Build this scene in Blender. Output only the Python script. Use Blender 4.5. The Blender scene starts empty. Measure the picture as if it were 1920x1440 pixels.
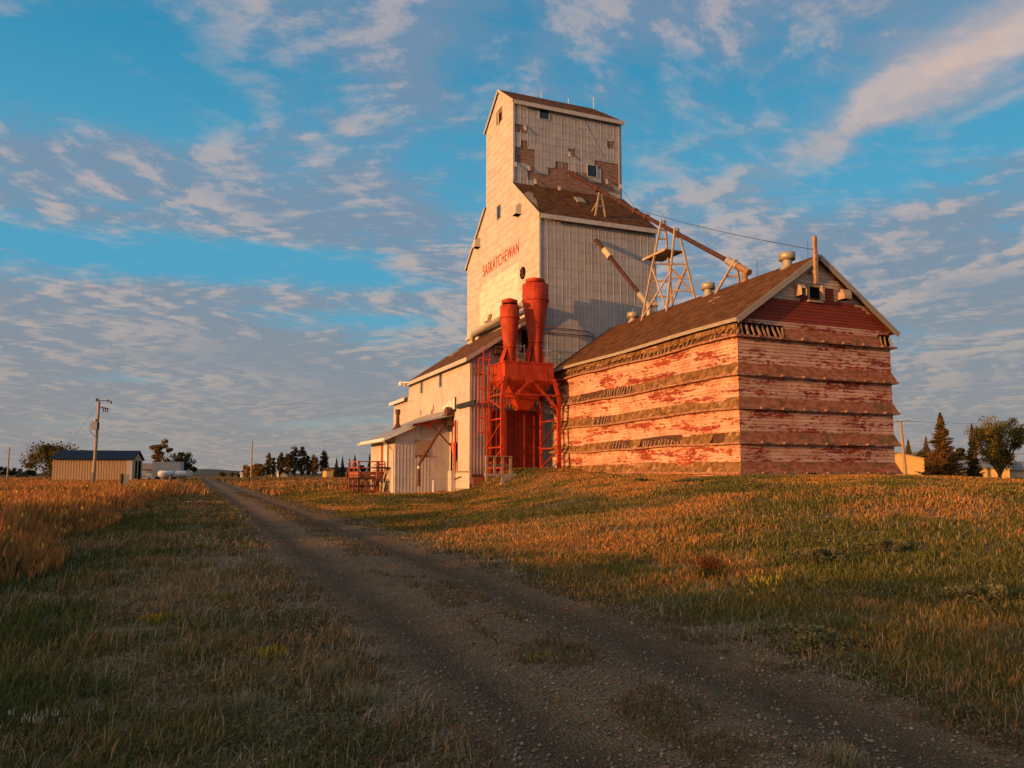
import bpy, math, random
import numpy as np
from mathutils import Vector, Matrix
S = bpy.context.scene
C = S.collection
R = math.radians
random.seed(7)
RNG = np.random.default_rng(11)

# ------------------------------------------------------------------ camera, world, sun, exposure
H = 1.65
FPX, YAW, PITCH, PY = 1440.2, R(22.33), R(5.167), 757.0
cam = bpy.data.cameras.new('camera'); cam_o = bpy.data.objects.new('camera', cam); C.objects.link(cam_o)
cam_o.location = (0, 0, H); cam_o.rotation_euler = (R(90)+PITCH, 0, -YAW)
cam.sensor_width = 36; cam.lens = 36*FPX/1920; cam.shift_y = (PY-720)/1920
cam.clip_start = .1; cam.clip_end = 6000
S.camera = cam_o
S.view_settings.view_transform = 'Standard'; S.view_settings.look = 'None'
S.view_settings.exposure = .14; S.view_settings.gamma = 1
SUN = Vector((1, .185, -.105)).normalized()                    # the way the light travels

def ray(px, py):
    a = (px-960)/FPX; b = (PY-py)/FPX
    d = math.cos(PITCH)-b*math.sin(PITCH); z = math.sin(PITCH)+b*math.cos(PITCH)
    return Vector((a*math.cos(YAW)+d*math.sin(YAW), -a*math.sin(YAW)+d*math.cos(YAW), z))
EYE = Vector((0, 0, H))
def at(px, py, ax, v):
    r = ray(px, py); return EYE + r*((v-EYE[ax])/r[ax])
def ax_(px, py, v): return at(px, py, 0, v)
def ay_(px, py, v): return at(px, py, 1, v)
def az_(px, py, v): return at(px, py, 2, v)

class NT:
    def __init__(s, tree): s.t = tree; s.n = tree.nodes; s.l = tree.links
    def node(s, typ, ins=None, **kw):
        n = s.n.new(typ)
        for k, v in kw.items(): setattr(n, k, v)
        for k, v in (ins or {}).items():
            sock = n.inputs[k]
            if isinstance(v, bpy.types.NodeSocket): s.l.new(v, sock)
            else: sock.default_value = v
        return n
    def m(s, op, a, b=0.0, c=0.0, clamp=False):
        n = s.node('ShaderNodeMath', {0: a, 1: b, 2: c}, operation=op, use_clamp=clamp); return n.outputs[0]
    def vm(s, op, a, b=(0, 0, 0), sc=None):
        n = s.node('ShaderNodeVectorMath', {0: a, 1: b}, operation=op)
        if sc is not None:
            if isinstance(sc, bpy.types.NodeSocket): s.l.new(sc, n.inputs['Scale'])
            else: n.inputs['Scale'].default_value = sc
        return n.outputs['Value'] if op in ('DOT_PRODUCT', 'LENGTH') else n.outputs[0]
    def ramp(s, f, a, b, lo=0.0, hi=1.0):
        n = s.node('ShaderNodeMapRange', {'Value': f, 'From Min': a, 'From Max': b, 'To Min': lo, 'To Max': hi}, interpolation_type='SMOOTHSTEP'); return n.outputs[0]
    def mix(s, f, a, b, mode='MIX'):
        n = s.node('ShaderNodeMix', {0: f}, data_type='RGBA', blend_type=mode)
        for i, v in ((6, a), (7, b)):
            if isinstance(v, bpy.types.NodeSocket): s.l.new(v, n.inputs[i])
            else: n.inputs[i].default_value = (*v, 1) if len(v) == 3 else v
        return n.outputs[2]
    def noise(s, vec, scale, detail=4, rough=.5, dist=0.0):
        n = s.node('ShaderNodeTexNoise', {'Vector': vec, 'Scale': scale, 'Detail': detail, 'Roughness': rough, 'Distortion': dist}); return n.outputs['Fac']

def make_world():
    w = bpy.data.worlds.new('World'); S.world = w; w.use_nodes = True
    t = NT(w.node_tree); t.n.clear()
    d = t.node('ShaderNodeTexCoord').outputs['Generated']
    el = math.asin(-SUN.z); az = math.atan2(-SUN.x, -SUN.y)      # direction towards the sun, clockwise from +Y
    sky = t.node('ShaderNodeTexSky', sky_type='NISHITA', sun_disc=False, sun_elevation=el, sun_rotation=az, air_density=1.0, dust_density=.4, ozone_density=3.0)
    sep = t.node('ShaderNodeSeparateXYZ', {0: d}); x, y, z = sep.outputs
    zc = t.m('MAXIMUM', z, 0.0)
    base = t.mix(1.0, sky.outputs[0], (.42, .88, 1.05), 'MULTIPLY')
    up = t.ramp(zc, 0.0, .45)
    grad = t.mix(t.ramp(zc, .30, .60), t.mix(t.ramp(zc, 0.0, .26), (2.4, 4.1, 4.6), (.85, 3.6, 5.4)), (.12, 2.35, 4.3))
    grad2 = t.mix(t.ramp(zc, 0.0, .13), (3.6, 3.2, 2.75), grad)
    base = t.mix(.85, base, grad2)
    den = t.m('ADD', zc, .10)
    cp = t.node('ShaderNodeCombineXYZ', {0: t.m('DIVIDE', x, den), 1: t.m('DIVIDE', y, den), 2: 3.7}).outputs[0]
    rot = t.node('ShaderNodeMapping', {'Vector': cp, 'Rotation': (0, 0, R(28)), 'Scale': (1.0, 1.3, 1.0)}).outputs[0]
    n1 = t.noise(rot, 1.15, 10, .61, .25)
    n2 = t.noise(t.vm('ADD', rot, (-.055, -.02, 0)), 1.15, 10, .61, .25)
    fine = t.noise(rot, 5.5, 8, .62, .4)
    def blob(px, py, hw, hh, rotd, wgt):
        c = ray(px, py).normalized(); a = R(rotd)
        q = (ray(px+40*math.cos(a), py+40*math.sin(a)).normalized()-c).normalized()
        v = c.cross(q).normalized()
        uu = t.m('MULTIPLY', t.vm('DOT_PRODUCT', d, tuple(q)), FPX/hw)
        uo = -c.dot(q)*FPX/hw
        uu = t.m('ADD', uu, uo)
        vv = t.m('MULTIPLY', t.vm('DOT_PRODUCT', d, tuple(v)), FPX/hh)
        s2 = t.m('ADD', t.m('MULTIPLY', uu, uu), t.m('MULTIPLY', vv, vv))
        g = t.m('EXPONENT', t.m('MULTIPLY', s2, -1.0))
        fr = t.m('GREATER_THAN', t.vm('DOT_PRODUCT', d, tuple(c)), .2)
        return t.m('MULTIPLY', t.m('MULTIPLY', g, fr), wgt)
    BL = [(1830, 85, 190, 34, -30, .26), (1690, 185, 110, 20, -30, .18), (1500, 120, 130, 70, -20, -.10), (1850, 250, 200, 50, -25, -.12), (160, 290, 300, 45, 4, .12), (420, 360, 330, 60, 16, .13), (800, 430, 160, 80, 30, .14), (640, 330, 200, 40, 25, .10),
          (760, 150, 110, 50, 35, .14), (680, 235, 90, 25, 15, .10), (420, 130, 420, 110, 0, -.12), (60, 90, 200, 120, 0, -.10), (330, 495, 520, 38, 3, -.26), (1700, 300, 200, 45, -12, -.13),
          (250, 640, 420, 42, 7, .20), (700, 735, 600, 42, 2, .18), (480, 575, 260, 30, 6, .06), (1300, 180, 420, 170, 0, .08), (1800, 560, 260, 90, 10, .13), (1350, 480, 260, 60, 12, .09), (1780, 700, 200, 40, 5, .06), (330, 800, 600, 22, 0, .05), (240, 708, 330, 12, 1, -.20), (640, 792, 420, 9, 0, -.20), (700, 600, 240, 14, 4, -.16), (1350, 330, 120, 30, 10, -.08), (1560, 380, 160, 40, -10, -.10)]
    tot = None
    for b in BL:
        v = blob(*b); tot = v if tot is None else t.m('ADD', tot, v)
    dens0 = t.m('ADD', t.m('ADD', n1, t.m('MULTIPLY', t.m('MULTIPLY', t.m('SUBTRACT', fine, .5), t.ramp(zc, .02, .28, .14, 1.0)), .44)), tot)
    low = t.ramp(zc, 0.05, .42, .17, 0.03)
    dens = t.ramp(t.m('ADD', dens0, low), .37, .67)
    lit = t.ramp(t.m('ADD', t.m('SUBTRACT', n1, n2), t.m('MULTIPLY', t.m('SUBTRACT', fine, .5), .10)), -.02, .05)
    edge = t.ramp(dens0, .86, .56)
    lit = t.m('MULTIPLY', t.m('MULTIPLY', lit, t.ramp(zc, .02, .25, .45, 1.0)), t.m('ADD', t.m('MULTIPLY', edge, .7), .3))
    dark = t.mix(up, (2.45, 2.4, 2.5), (1.75, 2.5, 3.6))
    pink = t.mix(t.ramp(zc, .02, .5), (7.0, 4.9, 3.4), (7.4, 5.2, 4.1))
    br = blob(1800, 110, 260, 60, -29, 1.0)
    cc = t.mix(t.m('MAXIMUM', t.m('MULTIPLY', lit, .50), t.m('MULTIPLY', br, t.m('ADD', t.m('MULTIPLY', lit, .5), .55))), dark, pink)
    op = t.m('MULTIPLY', dens, t.m('MAXIMUM', t.ramp(zc, .0, .6, .88, .80), t.m('MULTIPLY', br, 1.0)))
    col = t.mix(op, base, cc)
    col = t.mix(t.ramp(z, -.02, 0.0), (.5, .35, .22), col)
    gl = t.m('POWER', t.m('MAXIMUM', t.vm('DOT_PRODUCT', d, tuple(-SUN)), 0.0), 3.2)   # afterglow round the low sun
    gl = t.m('MULTIPLY', gl, t.ramp(z, -.02, .0))
    col = t.mix(1.0, col, t.mix(gl, (0, 0, 0), (20, 11.0, 3.6)), 'ADD')
    bg = t.node('ShaderNodeBackground', {0: col, 1: .1}); out = t.node('ShaderNodeOutputWorld', {0: bg.outputs[0]})
make_world()
sl = bpy.data.lights.new('sun', 'SUN'); sl.energy = 5.0; sl.angle = R(.6); sl.color = (1.0, .455, .125)
so = bpy.data.objects.new('sun', sl); C.objects.link(so); so.rotation_euler = SUN.to_track_quat('-Z', 'Y').to_euler()

# ------------------------------------------------------------------ helpers
ORG = {}
def thing(name, label, cat, loc, group=None, rz=0):
    o = bpy.data.objects.new(name, None); C.objects.link(o); o.location = loc; o.rotation_euler.z = rz
    o.empty_display_size = .3
    o['label'] = label; o['category'] = cat
    if group: o['group'] = group
    ORG[o.name] = Vector(loc) if rz == 0 else None
    return o
def tag(o, label=None, cat=None, group=None, kind=None):
    for k, v in (('label', label), ('category', cat), ('group', group), ('kind', kind)):
        if v: o[k] = v
    return o
class MB:
    def __init__(s): s.v = []; s.f = []; s.mi = []; s.c = []; s.sm = []; s.cm = 0; s.cc = (1, 1, 1); s.cs = False
    def add(s, vs, fs):
        b = len(s.v); s.v += [tuple(v) for v in vs]
        for f in fs: s.f.append([b+i for i in f]); s.mi.append(s.cm); s.c.append(s.cc); s.sm.append(s.cs)
    def box(s, x0, x1, y0, y1, z0, z1):
        s.add([(x0, y0, z0), (x1, y0, z0), (x1, y1, z0), (x0, y1, z0), (x0, y0, z1), (x1, y0, z1), (x1, y1, z1), (x0, y1, z1)],
              [(0, 3, 2, 1), (4, 5, 6, 7), (0, 1, 5, 4), (1, 2, 6, 5), (2, 3, 7, 6), (3, 0, 4, 7)])
    def bar(s, p, q, w, h=None, up=(0, 0, 1)):
        h = h or w; p = Vector(p); q = Vector(q); d = (q-p).normalized(); u = Vector(up)
        if abs(d.dot(u)) > .98: u = Vector((0, 1, 0))
        a = d.cross(u).normalized(); b = a.cross(d).normalized()
        vs = [e+a*(w/2*i)+b*(h/2*j) for e in (p, q) for i, j in ((-1, -1), (1, -1), (1, 1), (-1, 1))]
        s.add(vs, [(0, 1, 2, 3), (7, 6, 5, 4), (0, 4, 5, 1), (1, 5, 6, 2), (2, 6, 7, 3), (3, 7, 4, 0)])
    def tube(s, pts, r, n=8, cap=True):
        pts = [Vector(p) for p in pts]; rs = r if isinstance(r, (list, tuple)) else [r]*len(pts)
        d0 = (pts[1]-pts[0]).normalized(); u = Vector((0, 0, 1)) if abs(d0.z) < .9 else Vector((1, 0, 0))
        a = d0.cross(u).normalized(); vs = []
        for i, p in enumerate(pts):
            d = (pts[min(i+1, len(pts)-1)]-pts[max(i-1, 0)]).normalized()
            a = (a-d*a.dot(d)).normalized(); b = d.cross(a)
            vs += [p+(a*math.cos(2*math.pi*k/n)+b*math.sin(2*math.pi*k/n))*rs[i] for k in range(n)]
        fs = [(i*n+k, i*n+(k+1) % n, (i+1)*n+(k+1) % n, (i+1)*n+k) for i in range(len(pts)-1) for k in range(n)]
        o = s.cs; s.cs = True; s.add(vs, fs); s.cs = o
        if cap: s.add(vs[:n], [tuple(range(n))[::-1]]); s.add(vs[-n:], [tuple(range(n))])
    def lathe(s, cx, cy, prof, n=20):
        vs = [(cx+r*math.cos(2*math.pi*k/n), cy+r*math.sin(2*math.pi*k/n), z) for z, r in prof for k in range(n)]
        fs = [(i*n+k, i*n+(k+1) % n, (i+1)*n+(k+1) % n, (i+1)*n+k) for i in range(len(prof)-1) for k in range(n)]
        o = s.cs; s.cs = True; s.add(vs, fs); s.cs = o
    def slab(s, quad, th):
        q = [Vector(p) for p in quad]; n = (q[1]-q[0]).cross(q[2]-q[1]).normalized()*th
        vs = q+[p-n for p in q]; k = len(q)
        s.add(vs, [tuple(range(k)), tuple(range(2*k-1, k-1, -1))]+[(i, k+i, k+(i+1) % k, (i+1) % k) for i in range(k)])
    def build(s, name, mats, parent=None, org=None):
        o0 = ORG[parent.name] if parent is not None and ORG.get(parent.name) is not None else Vector((0, 0, 0))
        if parent is None and org is not None: o0 = Vector(org)
        me = bpy.data.meshes.new(name)
        me.from_pydata([(v[0]-o0.x, v[1]-o0.y, v[2]-o0.z) for v in s.v], [], s.f)
        if not isinstance(mats, (list, tuple)): mats = [mats]
        for m in mats: me.materials.append(m)
        me.polygons.foreach_set('material_index', s.mi); me.polygons.foreach_set('use_smooth', s.sm)
        at_ = me.color_attributes.new('Col', 'FLOAT_COLOR', 'CORNER')
        cl = []
        for f, c in zip(s.f, s.c): cl += [*c, 1.0]*len(f)
        at_.data.foreach_set('color', cl)
        me.update()
        ob = bpy.data.objects.new(name, me); C.objects.link(ob)
        if parent is not None: ob.parent = parent
        elif org is not None: ob.location = org
        ORG[ob.name] = o0
        return ob

def material(name, c1, c2=None, rough=.8, scale=3.0, stretch=(1, 1, 1), metal=0.0, bump=0.0, bscale=20.0, lo=.4, hi=.6, c3=None, s3=1.0, l3=(.55, .65), attr=True, spec=.3, det=6):
    m = bpy.data.materials.new(name); m.use_nodes = True; t = NT(m.node_tree); p = t.n['Principled BSDF']
    co = t.node('ShaderNodeTexCoord').outputs['Object']
    v = t.node('ShaderNodeMapping', {'Vector': co, 'Scale': stretch}).outputs[0]
    col = None
    if c2 is not None: col = t.mix(t.ramp(t.noise(v, scale, det, .6), lo, hi), c1, c2)
    if c3 is not None: col = t.mix(t.ramp(t.noise(v, s3, 7, .65, .2), *l3), col if col is not None else c1, c3)
    if col is None: col = t.mix(0.0, c1, c1)
    if attr:
        a = t.node('ShaderNodeVertexColor', layer_name='Col').outputs[0]
        col = t.mix(1.0, col, a, 'MULTIPLY')
    t.l.new(col, p.inputs['Base Color'])
    p.inputs['Roughness'].default_value = rough; p.inputs['Metallic'].default_value = metal
    p.inputs['Specular IOR Level'].default_value = spec
    if bump:
        b = t.node('ShaderNodeBump', {'Height': t.noise(v, bscale, 5, .6), 'Strength': bump, 'Distance': .02}); t.l.new(b.outputs[0], p.inputs['Normal'])
    return m

M = {}
M['metal'] = material('weathered_metal_siding', (.47, .42, .39), (.55, .50, .46), rough=.62, scale=1.2, stretch=(1, 1, 2.2), bump=.25, bscale=5, c3=(.40, .33, .28), s3=.55, l3=(.58, .78))
M['metal2'] = material('shed_metal_siding', (.49, .415, .38), (.56, .475, .43), rough=.6, scale=1.0, stretch=(1, 1, .5), bump=.25, bscale=5, c3=(.47, .35, .27), s3=.8, l3=(.55, .75))
M['metal_shade'] = material('shaded_grey_siding', (.34, .32, .32), (.40, .375, .37), rough=.65, scale=1.2, stretch=(1, 1, .6), bump=.25, bscale=5, c3=(.30, .25, .21), s3=.7, l3=(.56, .76))  # darker copy of the siding: the south walls' shade put into the colour
M['pinkmetal'] = material('faded_pink_siding', (.36, .24, .22), (.45, .32, .29), rough=.7, scale=2.0, stretch=(1, 1, .3), bump=.2, bscale=6)
M['wood'] = material('weathered_boards', (.22, .125, .085), (.33, .20, .145), rough=.9, scale=3.0, stretch=(1, 1, 9), bump=.5, bscale=14, c3=(.12, .07, .055), s3=2.2, l3=(.5, .62))
M['roof'] = material('mossy_shingles', (.080, .032, .014), (.135, .060, .024), rough=.95, scale=2.2, bump=.8, bscale=26, c3=(.19, .09, .045), s3=5.5, l3=(.6, .72), spec=.1)
M['roof2'] = material('bare_shingles', (.34, .24, .17), (.25, .16, .11), rough=.95, scale=5, bump=.5)
M['trim'] = material('grey_trim', (.42, .38, .35), (.50, .46, .42), rough=.75, scale=3)
M['glass'] = material('dark_glass', (.02, .025, .03), rough=.15, spec=.5)
M['dark'] = material('dark_opening', (.012, .010, .009), rough=1, spec=0)
M['rust'] = material('rusty_pipe', (.085, .028, .016), (.13, .048, .026), rough=.7, scale=4, bump=.2)
M['spout'] = material('dark_spout_steel', (.045, .016, .011), (.075, .028, .018), rough=.75, scale=4)
M['brownpipe'] = material('brown_pipe', (.30, .17, .09), (.24, .12, .06), rough=.6, scale=4)
M['oldtrim'] = material('worn_eave_board', (.27, .22, .17), (.36, .30, .24), rough=.85, scale=5, stretch=(3, .5, 3), bump=.3)
M['sleeve'] = material('pale_sleeve', (.60, .48, .30), (.5, .38, .24), rough=.6, scale=4)
M['galv'] = material('galvanised_metal', (.42, .36, .27), (.34, .29, .22), rough=.45, scale=5, metal=.3)
M['orange'] = material('orange_enamel', (.36, .030, .006), (.47, .050, .009), rough=.65, scale=2.6, stretch=(1, 1, .35), c3=(.13, .020, .010), s3=3.4, l3=(.50, .74), bump=.08, bscale=4)
M['orangedk'] = material('red_oxide_steel', (.22, .022, .008), (.27, .035, .012), rough=.7, scale=2.5, bump=.1)
M['lumber'] = material('weathered_lumber', (.36, .25, .17), (.46, .33, .22), rough=.85, scale=4, bump=.4, bscale=20, stretch=(1, 1, 1))
M['stud'] = material('exposed_lath', (.40, .25, .15), (.27, .15, .09), rough=.9, scale=5, bump=.3)
M['bayshade'] = material('shaded_bay_boards', (.060, .030, .018), (.11, .045, .025), rough=.95, scale=6, bump=.3)  # darkened board colour stands in for the shade behind the lath
M['redwood'] = material('red_stained_wood', (.25, .065, .035), (.33, .10, .055), rough=.85, scale=5, bump=.3)
M['concrete'] = material('concrete', (.25, .21, .16), (.32, .27, .21), rough=.9, scale=3, bump=.3)
M['moss'] = material('mossy_plywood', (.125, .062, .024), (.25, .125, .052), rough=.95, scale=3.5, bump=.6, bscale=18, c3=(.46, .27, .15), s3=2.6, l3=(.53, .70), spec=.1)
M['moss2'] = material('mossy_red_plywood', (.25, .078, .040), (.37, .145, .085), rough=.95, scale=3.0, stretch=(1, 1, 2), bump=.5, bscale=18, c3=(.15, .10, .04), s3=1.1, l3=(.50, .66), spec=.1)
M['ledge'] = material('ledge_timber', (.40, .20, .13), (.22, .09, .05), rough=.9, scale=4, stretch=(1, 1, 3), bump=.3)
M['lettering'] = material('red_lettering', (.50, .055, .03), rough=.8, attr=False)
M['black'] = material('black_rubber', (.02, .02, .022), rough=.6)
M['osb'] = material('chipboard', (.27, .18, .12), (.38, .27, .19), rough=.9, scale=22)
M['pole'] = material('pole_timber', (.40, .27, .17), (.31, .20, .12), rough=.9, scale=6, stretch=(3, 3, .4), bump=.3)
M['wire'] = material('grey_wire', (.07, .06, .06), rough=.6)
M['white'] = material('white_paint', (.72, .70, .68), (.64, .62, .60), rough=.5, scale=3)
M['bark'] = material('bark', (.09, .06, .04), (.13, .09, .06), rough=.95, scale=8, bump=.5)

def siding_material():
    """lap siding: flaking pink-white paint over red undercoat and bare wood"""
    m = bpy.data.materials.new('flaking_painted_siding'); m.use_nodes = True; t = NT(m.node_tree); p = t.n['Principled BSDF']
    co = t.node('ShaderNodeTexCoord').outputs['Object']
    big = t.noise(t.node('ShaderNodeMapping', {'Vector': co, 'Scale': (.26, .26, 1.9)}).outputs[0], 1.3, 7, .66)
    sep = t.node('ShaderNodeSeparateXYZ', {0: co})
    row = t.m('FLOOR', t.m('DIVIDE', sep.outputs[2], .14))
    jit = t.node('ShaderNodeTexWhiteNoise', {'W': row}, noise_dimensions='1D').outputs['Value']
    sh = t.node('ShaderNodeCombineXYZ', {0: t.m('ADD', sep.outputs[0], t.m('MULTIPLY', jit, 3.0)), 1: t.m('ADD', sep.outputs[1], t.m('MULTIPLY', jit, 3.0)), 2: t.m('ADD', t.m('MULTIPLY', row, .62), t.m('MULTIPLY', sep.outputs[2], 2.2))}).outputs[0]
    st = t.noise(sh, 3.1, 9, .74, .1)
    f = t.m('ADD', t.m('MULTIPLY', big, .66), t.m('MULTIPLY', st, .60))
    west = t.ramp(sep.outputs[1], -8.95, -8.85)
    fl = t.ramp(t.m('ADD', f, t.m('MULTIPLY', west, -.004)), .650, .670)
    wood = t.ramp(t.noise(sh, 2.6, 6, .7), .60, .68)
    paint = t.mix(t.ramp(t.noise(co, .9, 6, .6), .4, .62), (.60, .36, .26), (.50, .25, .17))
    red = t.mix(t.ramp(t.noise(co, 2.2, 5, .6), .4, .6), (.33, .062, .030), (.22, .040, .022))
    col = t.mix(fl, paint, red)
    col = t.mix(t.m('MULTIPLY', wood, .65), col, (.38, .20, .12))
    a = t.node('ShaderNodeVertexColor', layer_name='Col').outputs[0]
    col = t.mix(1.0, col, a, 'MULTIPLY')
    t.l.new(col, p.inputs['Base Color']); p.inputs['Roughness'].default_value = .85; p.inputs['Specular IOR Level'].default_value = .2
    b = t.node('ShaderNodeBump', {'Height': t.m('ADD', st, t.m('MULTIPLY', fl, -.3)), 'Strength': .5, 'Distance': .02}); t.l.new(b.outputs[0], p.inputs['Normal'])
    return m
M['siding'] = siding_material()
M['redside'] = material('dark_red_siding', (.235, .038, .018), (.19, .034, .018), rough=.85, scale=2, c3=(.38, .22, .16), s3=3.2, stretch=(1, 1, 4), l3=(.66, .72), bump=.3, bscale=12)
M['paleside'] = material('grey_beige_siding', (.43, .31, .25), (.50, .38, .31), rough=.85, scale=2, stretch=(1, 1, 5), c3=(.30, .17, .12), s3=2.2, l3=(.64, .75), bump=.3, bscale=12)
M['beltside'] = material('belt_board', (.48, .27, .20), (.40, .19, .13), rough=.85, scale=2, stretch=(1, 1, 3), c3=(.22, .05, .03), s3=2.4, l3=(.56, .64), bump=.3, bscale=12)

def sstep(a, b, x): t = min(1, max(0, (x-a)/(b-a))); return t*t*(3-2*t)
def vstep(a, b, x): t = np.clip((x-a)/(b-a), 0, 1); return t*t*(3-2*t)
# ------------------------------------------------------------------ terrain
def wob(x, y): return .035*np.sin(x*.9+1.3*np.sin(y*.31))+.03*np.sin(y*.7+x*.23)+.02*np.sin(x*2.3+y*1.7)
def ground_h(x, y):
    x = np.asarray(x, float); y = np.asarray(y, float)
    hm = .35+1.13*vstep(1, 20, y)+.07*vstep(24, 34, y)+.36*vstep(33, 42, y)
    x0 = 6.0+8.0*vstep(27, 42, y); x1 = 20.0-2.2*vstep(30, 42, y)
    rise = vstep(0, 1, (x-x0)/(x1-x0))
    back = 1-vstep(44.2, 47, y)*.78*(1-vstep(20, 24, x))
    back = back*(1-vstep(60, 90, y))
    right = 1-.22*vstep(24, 32, x)
    right = right*(1-vstep(26.5, 34, y)*vstep(31, 36, x))*(1-.95*vstep(50, 90, x))
    z = hm*rise*back*right
    z = z + .40*vstep(5.5, 11, x)*vstep(40, 47, y)*(1-vstep(14.5, 17, x))*(1-vstep(70, 110, y))
    amp = vstep(1.8, 0, np.abs(x-3.1)-1.6)
    r = np.abs(x-2.25); r2 = np.abs(x-4.05)
    near = 1-vstep(60, 120, np.hypot(x, y))
    z = z + wob(x, y)*near*(1-.8*amp) - (.035*np.exp(-(r/.28)**2)+.035*np.exp(-(r2/.28)**2))*near
    z = z + 6.0*vstep(700, 1500, y)*vstep(60, 250, np.abs(x-150))*0
    return z
def gz(x, y): return float(ground_h(x, y))

def ground_material():
    m = bpy.data.materials.new('dry_soil_and_grass'); m.use_nodes = True; t = NT(m.node_tree); p = t.n['Principled BSDF']
    co = t.node('ShaderNodeTexCoord').outputs['Object']
    a = t.noise(co, .35, 8, .6); b = t.noise(co, 6.0, 8, .7); c = t.noise(co, 60, 3, .6)
    soil = t.mix(t.ramp(b, .35, .65), (.16, .11, .068), (.27, .19, .12))
    grn = t.mix(t.ramp(b, .35, .65), (.045, .050, .016), (.13, .075, .028))
    col = t.mix(t.ramp(a, .42, .58), soil, grn)
    sep = t.node('ShaderNodeSeparateXYZ', {0: co})
    far = t.ramp(sep.outputs[1], 60, 120)
    st = t.noise(t.node('ShaderNodeMapping', {'Vector': co, 'Scale': (.01, .05, 1)}).outputs[0], 1.0, 6, .6)
    fc = t.mix(t.ramp(st, .4, .6), (.22, .105, .04), (.12, .085, .03))
    col = t.mix(far, col, fc)
    col = t.mix(t.ramp(sep.outputs[1], 420, 800), col, (.06, .055, .03))
    t.l.new(col, p.inputs['Base Color']); p.inputs['Roughness'].default_value = 1; p.inputs['Specular IOR Level'].default_value = .05
    bp = t.node('ShaderNodeBump', {'Height': t.m('ADD', b, t.m('MULTIPLY', c, .3)), 'Strength': .9, 'Distance': .05}); t.l.new(bp.outputs[0], p.inputs['Normal'])
    return m
def road_material():
    m = bpy.data.materials.new('gravel_track'); m.use_nodes = True; t = NT(m.node_tree); p = t.n['Principled BSDF']
    co = t.node('ShaderNodeTexCoord').outputs['Object']
    sep = t.node('ShaderNodeSeparateXYZ', {0: co}); X = sep.outputs[0]
    wv = t.m('MULTIPLY', t.m('SUBTRACT', t.noise(co, .5, 4, .6), .5), .9)
    xx = t.m('ADD', X, wv)
    def g(c, w):
        q = t.m('DIVIDE', t.m('SUBTRACT', xx, c), w); return t.m('EXPONENT', t.m('MULTIPLY', t.m('MULTIPLY', q, q), -1.0))
    tr = t.m('MAXIMUM', g(2.1, .42), g(4.0, .50))
    b = t.noise(co, 5, 8, .7)
    gravel = t.mix(t.ramp(b, .3, .7), (.24, .160, .085), (.37, .25, .140))
    dirt = t.mix(t.ramp(b, .3, .7), (.105, .068, .036), (.15, .098, .055))
    col = t.mix(t.m('MULTIPLY', tr, .85), gravel, dirt)
    vo = t.node('ShaderNodeTexVoronoi', {'Vector': co, 'Scale': 42.0, 'Randomness': 1.0})
    peb = t.mix(t.ramp(vo.outputs['Distance'], .12, .42), (1.55, 1.5, 1.45), (.75, .75, .75))
    col = t.mix(.8, col, peb, 'MULTIPLY')
    col = t.mix(.35, col, t.mix(1.0, col, vo.outputs['Color'], 'MULTIPLY'))
    t.l.new(col, p.inputs['Base Color']); p.inputs['Roughness'].default_value = .95; p.inputs['Specular IOR Level'].default_value = .15
    bp = t.node('ShaderNodeBump', {'Height': t.m('SUBTRACT', b, t.m('MULTIPLY', vo.outputs['Distance'], .8)), 'Strength': 1.0, 'Distance': .045}); t.l.new(bp.outputs[0], p.inputs['Normal'])
    return m
def grid_mesh(name, xs, ys, zf, mat, lift=0.0, xf=None):
    X, Y = np.meshgrid(xs, ys); 
    if xf is not None: X = xf(X, Y)
    Z = zf(X, Y)+lift
    n, k = X.shape; V = np.stack([X, Y, Z], -1).reshape(-1, 3)
    i = np.arange(n*k).reshape(n, k); F = np.stack([i[:-1, :-1], i[:-1, 1:], i[1:, 1:], i[1:, :-1]], -1).reshape(-1, 4)
    me = np_mesh(name, V, F); me.materials.append(mat)
    me.polygons.foreach_set('use_smooth', [True]*len(F))
    o = bpy.data.objects.new(name, me); C.objects.link(o); return o
def np_mesh(name, V, Q=None, T=None, col=None, qc=None):
    me = bpy.data.meshes.new(name); me.vertices.add(len(V)); me.vertices.foreach_set('co', np.ascontiguousarray(V, np.float32).ravel())
    nq = 0 if Q is None else len(Q); nt = 0 if T is None else len(T)
    idx = np.concatenate(([Q.ravel()] if nq else [])+([T.ravel()] if nt else []))
    me.loops.add(len(idx)); me.loops.foreach_set('vertex_index', idx.astype(np.int32))
    me.polygons.add(nq+nt)
    st = np.concatenate([np.arange(nq)*4, nq*4+np.arange(nt)*3]).astype(np.int32)
    me.polygons.foreach_set('loop_start', st)
    if col is not None:
        a = me.color_attributes.new('Col', 'FLOAT_COLOR', 'POINT')
        a.data.foreach_set('color', np.hstack([col, np.ones((len(col), 1))]).astype(np.float32).ravel())
    me.update(calc_edges=True); me.validate(); return me
def seg(a, b, n): return list(np.linspace(a, b, n, endpoint=False))
xs = seg(-2600, -300, 8)+seg(-300, -40, 26)+seg(-40, -4, 60)+seg(-4, 8, 110)+seg(8, 36, 110)+seg(36, 120, 42)+seg(120, 2600, 14)+[2600]
ys = seg(-80, -4, 14)+seg(-4, 0, 8)+seg(0, 30, 170)+seg(30, 64, 110)+seg(64, 130, 50)+seg(130, 500, 30)+seg(500, 5000, 20)+[5000]
tag(grid_mesh('ground', xs, ys, ground_h, ground_material()), kind='structure')
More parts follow.
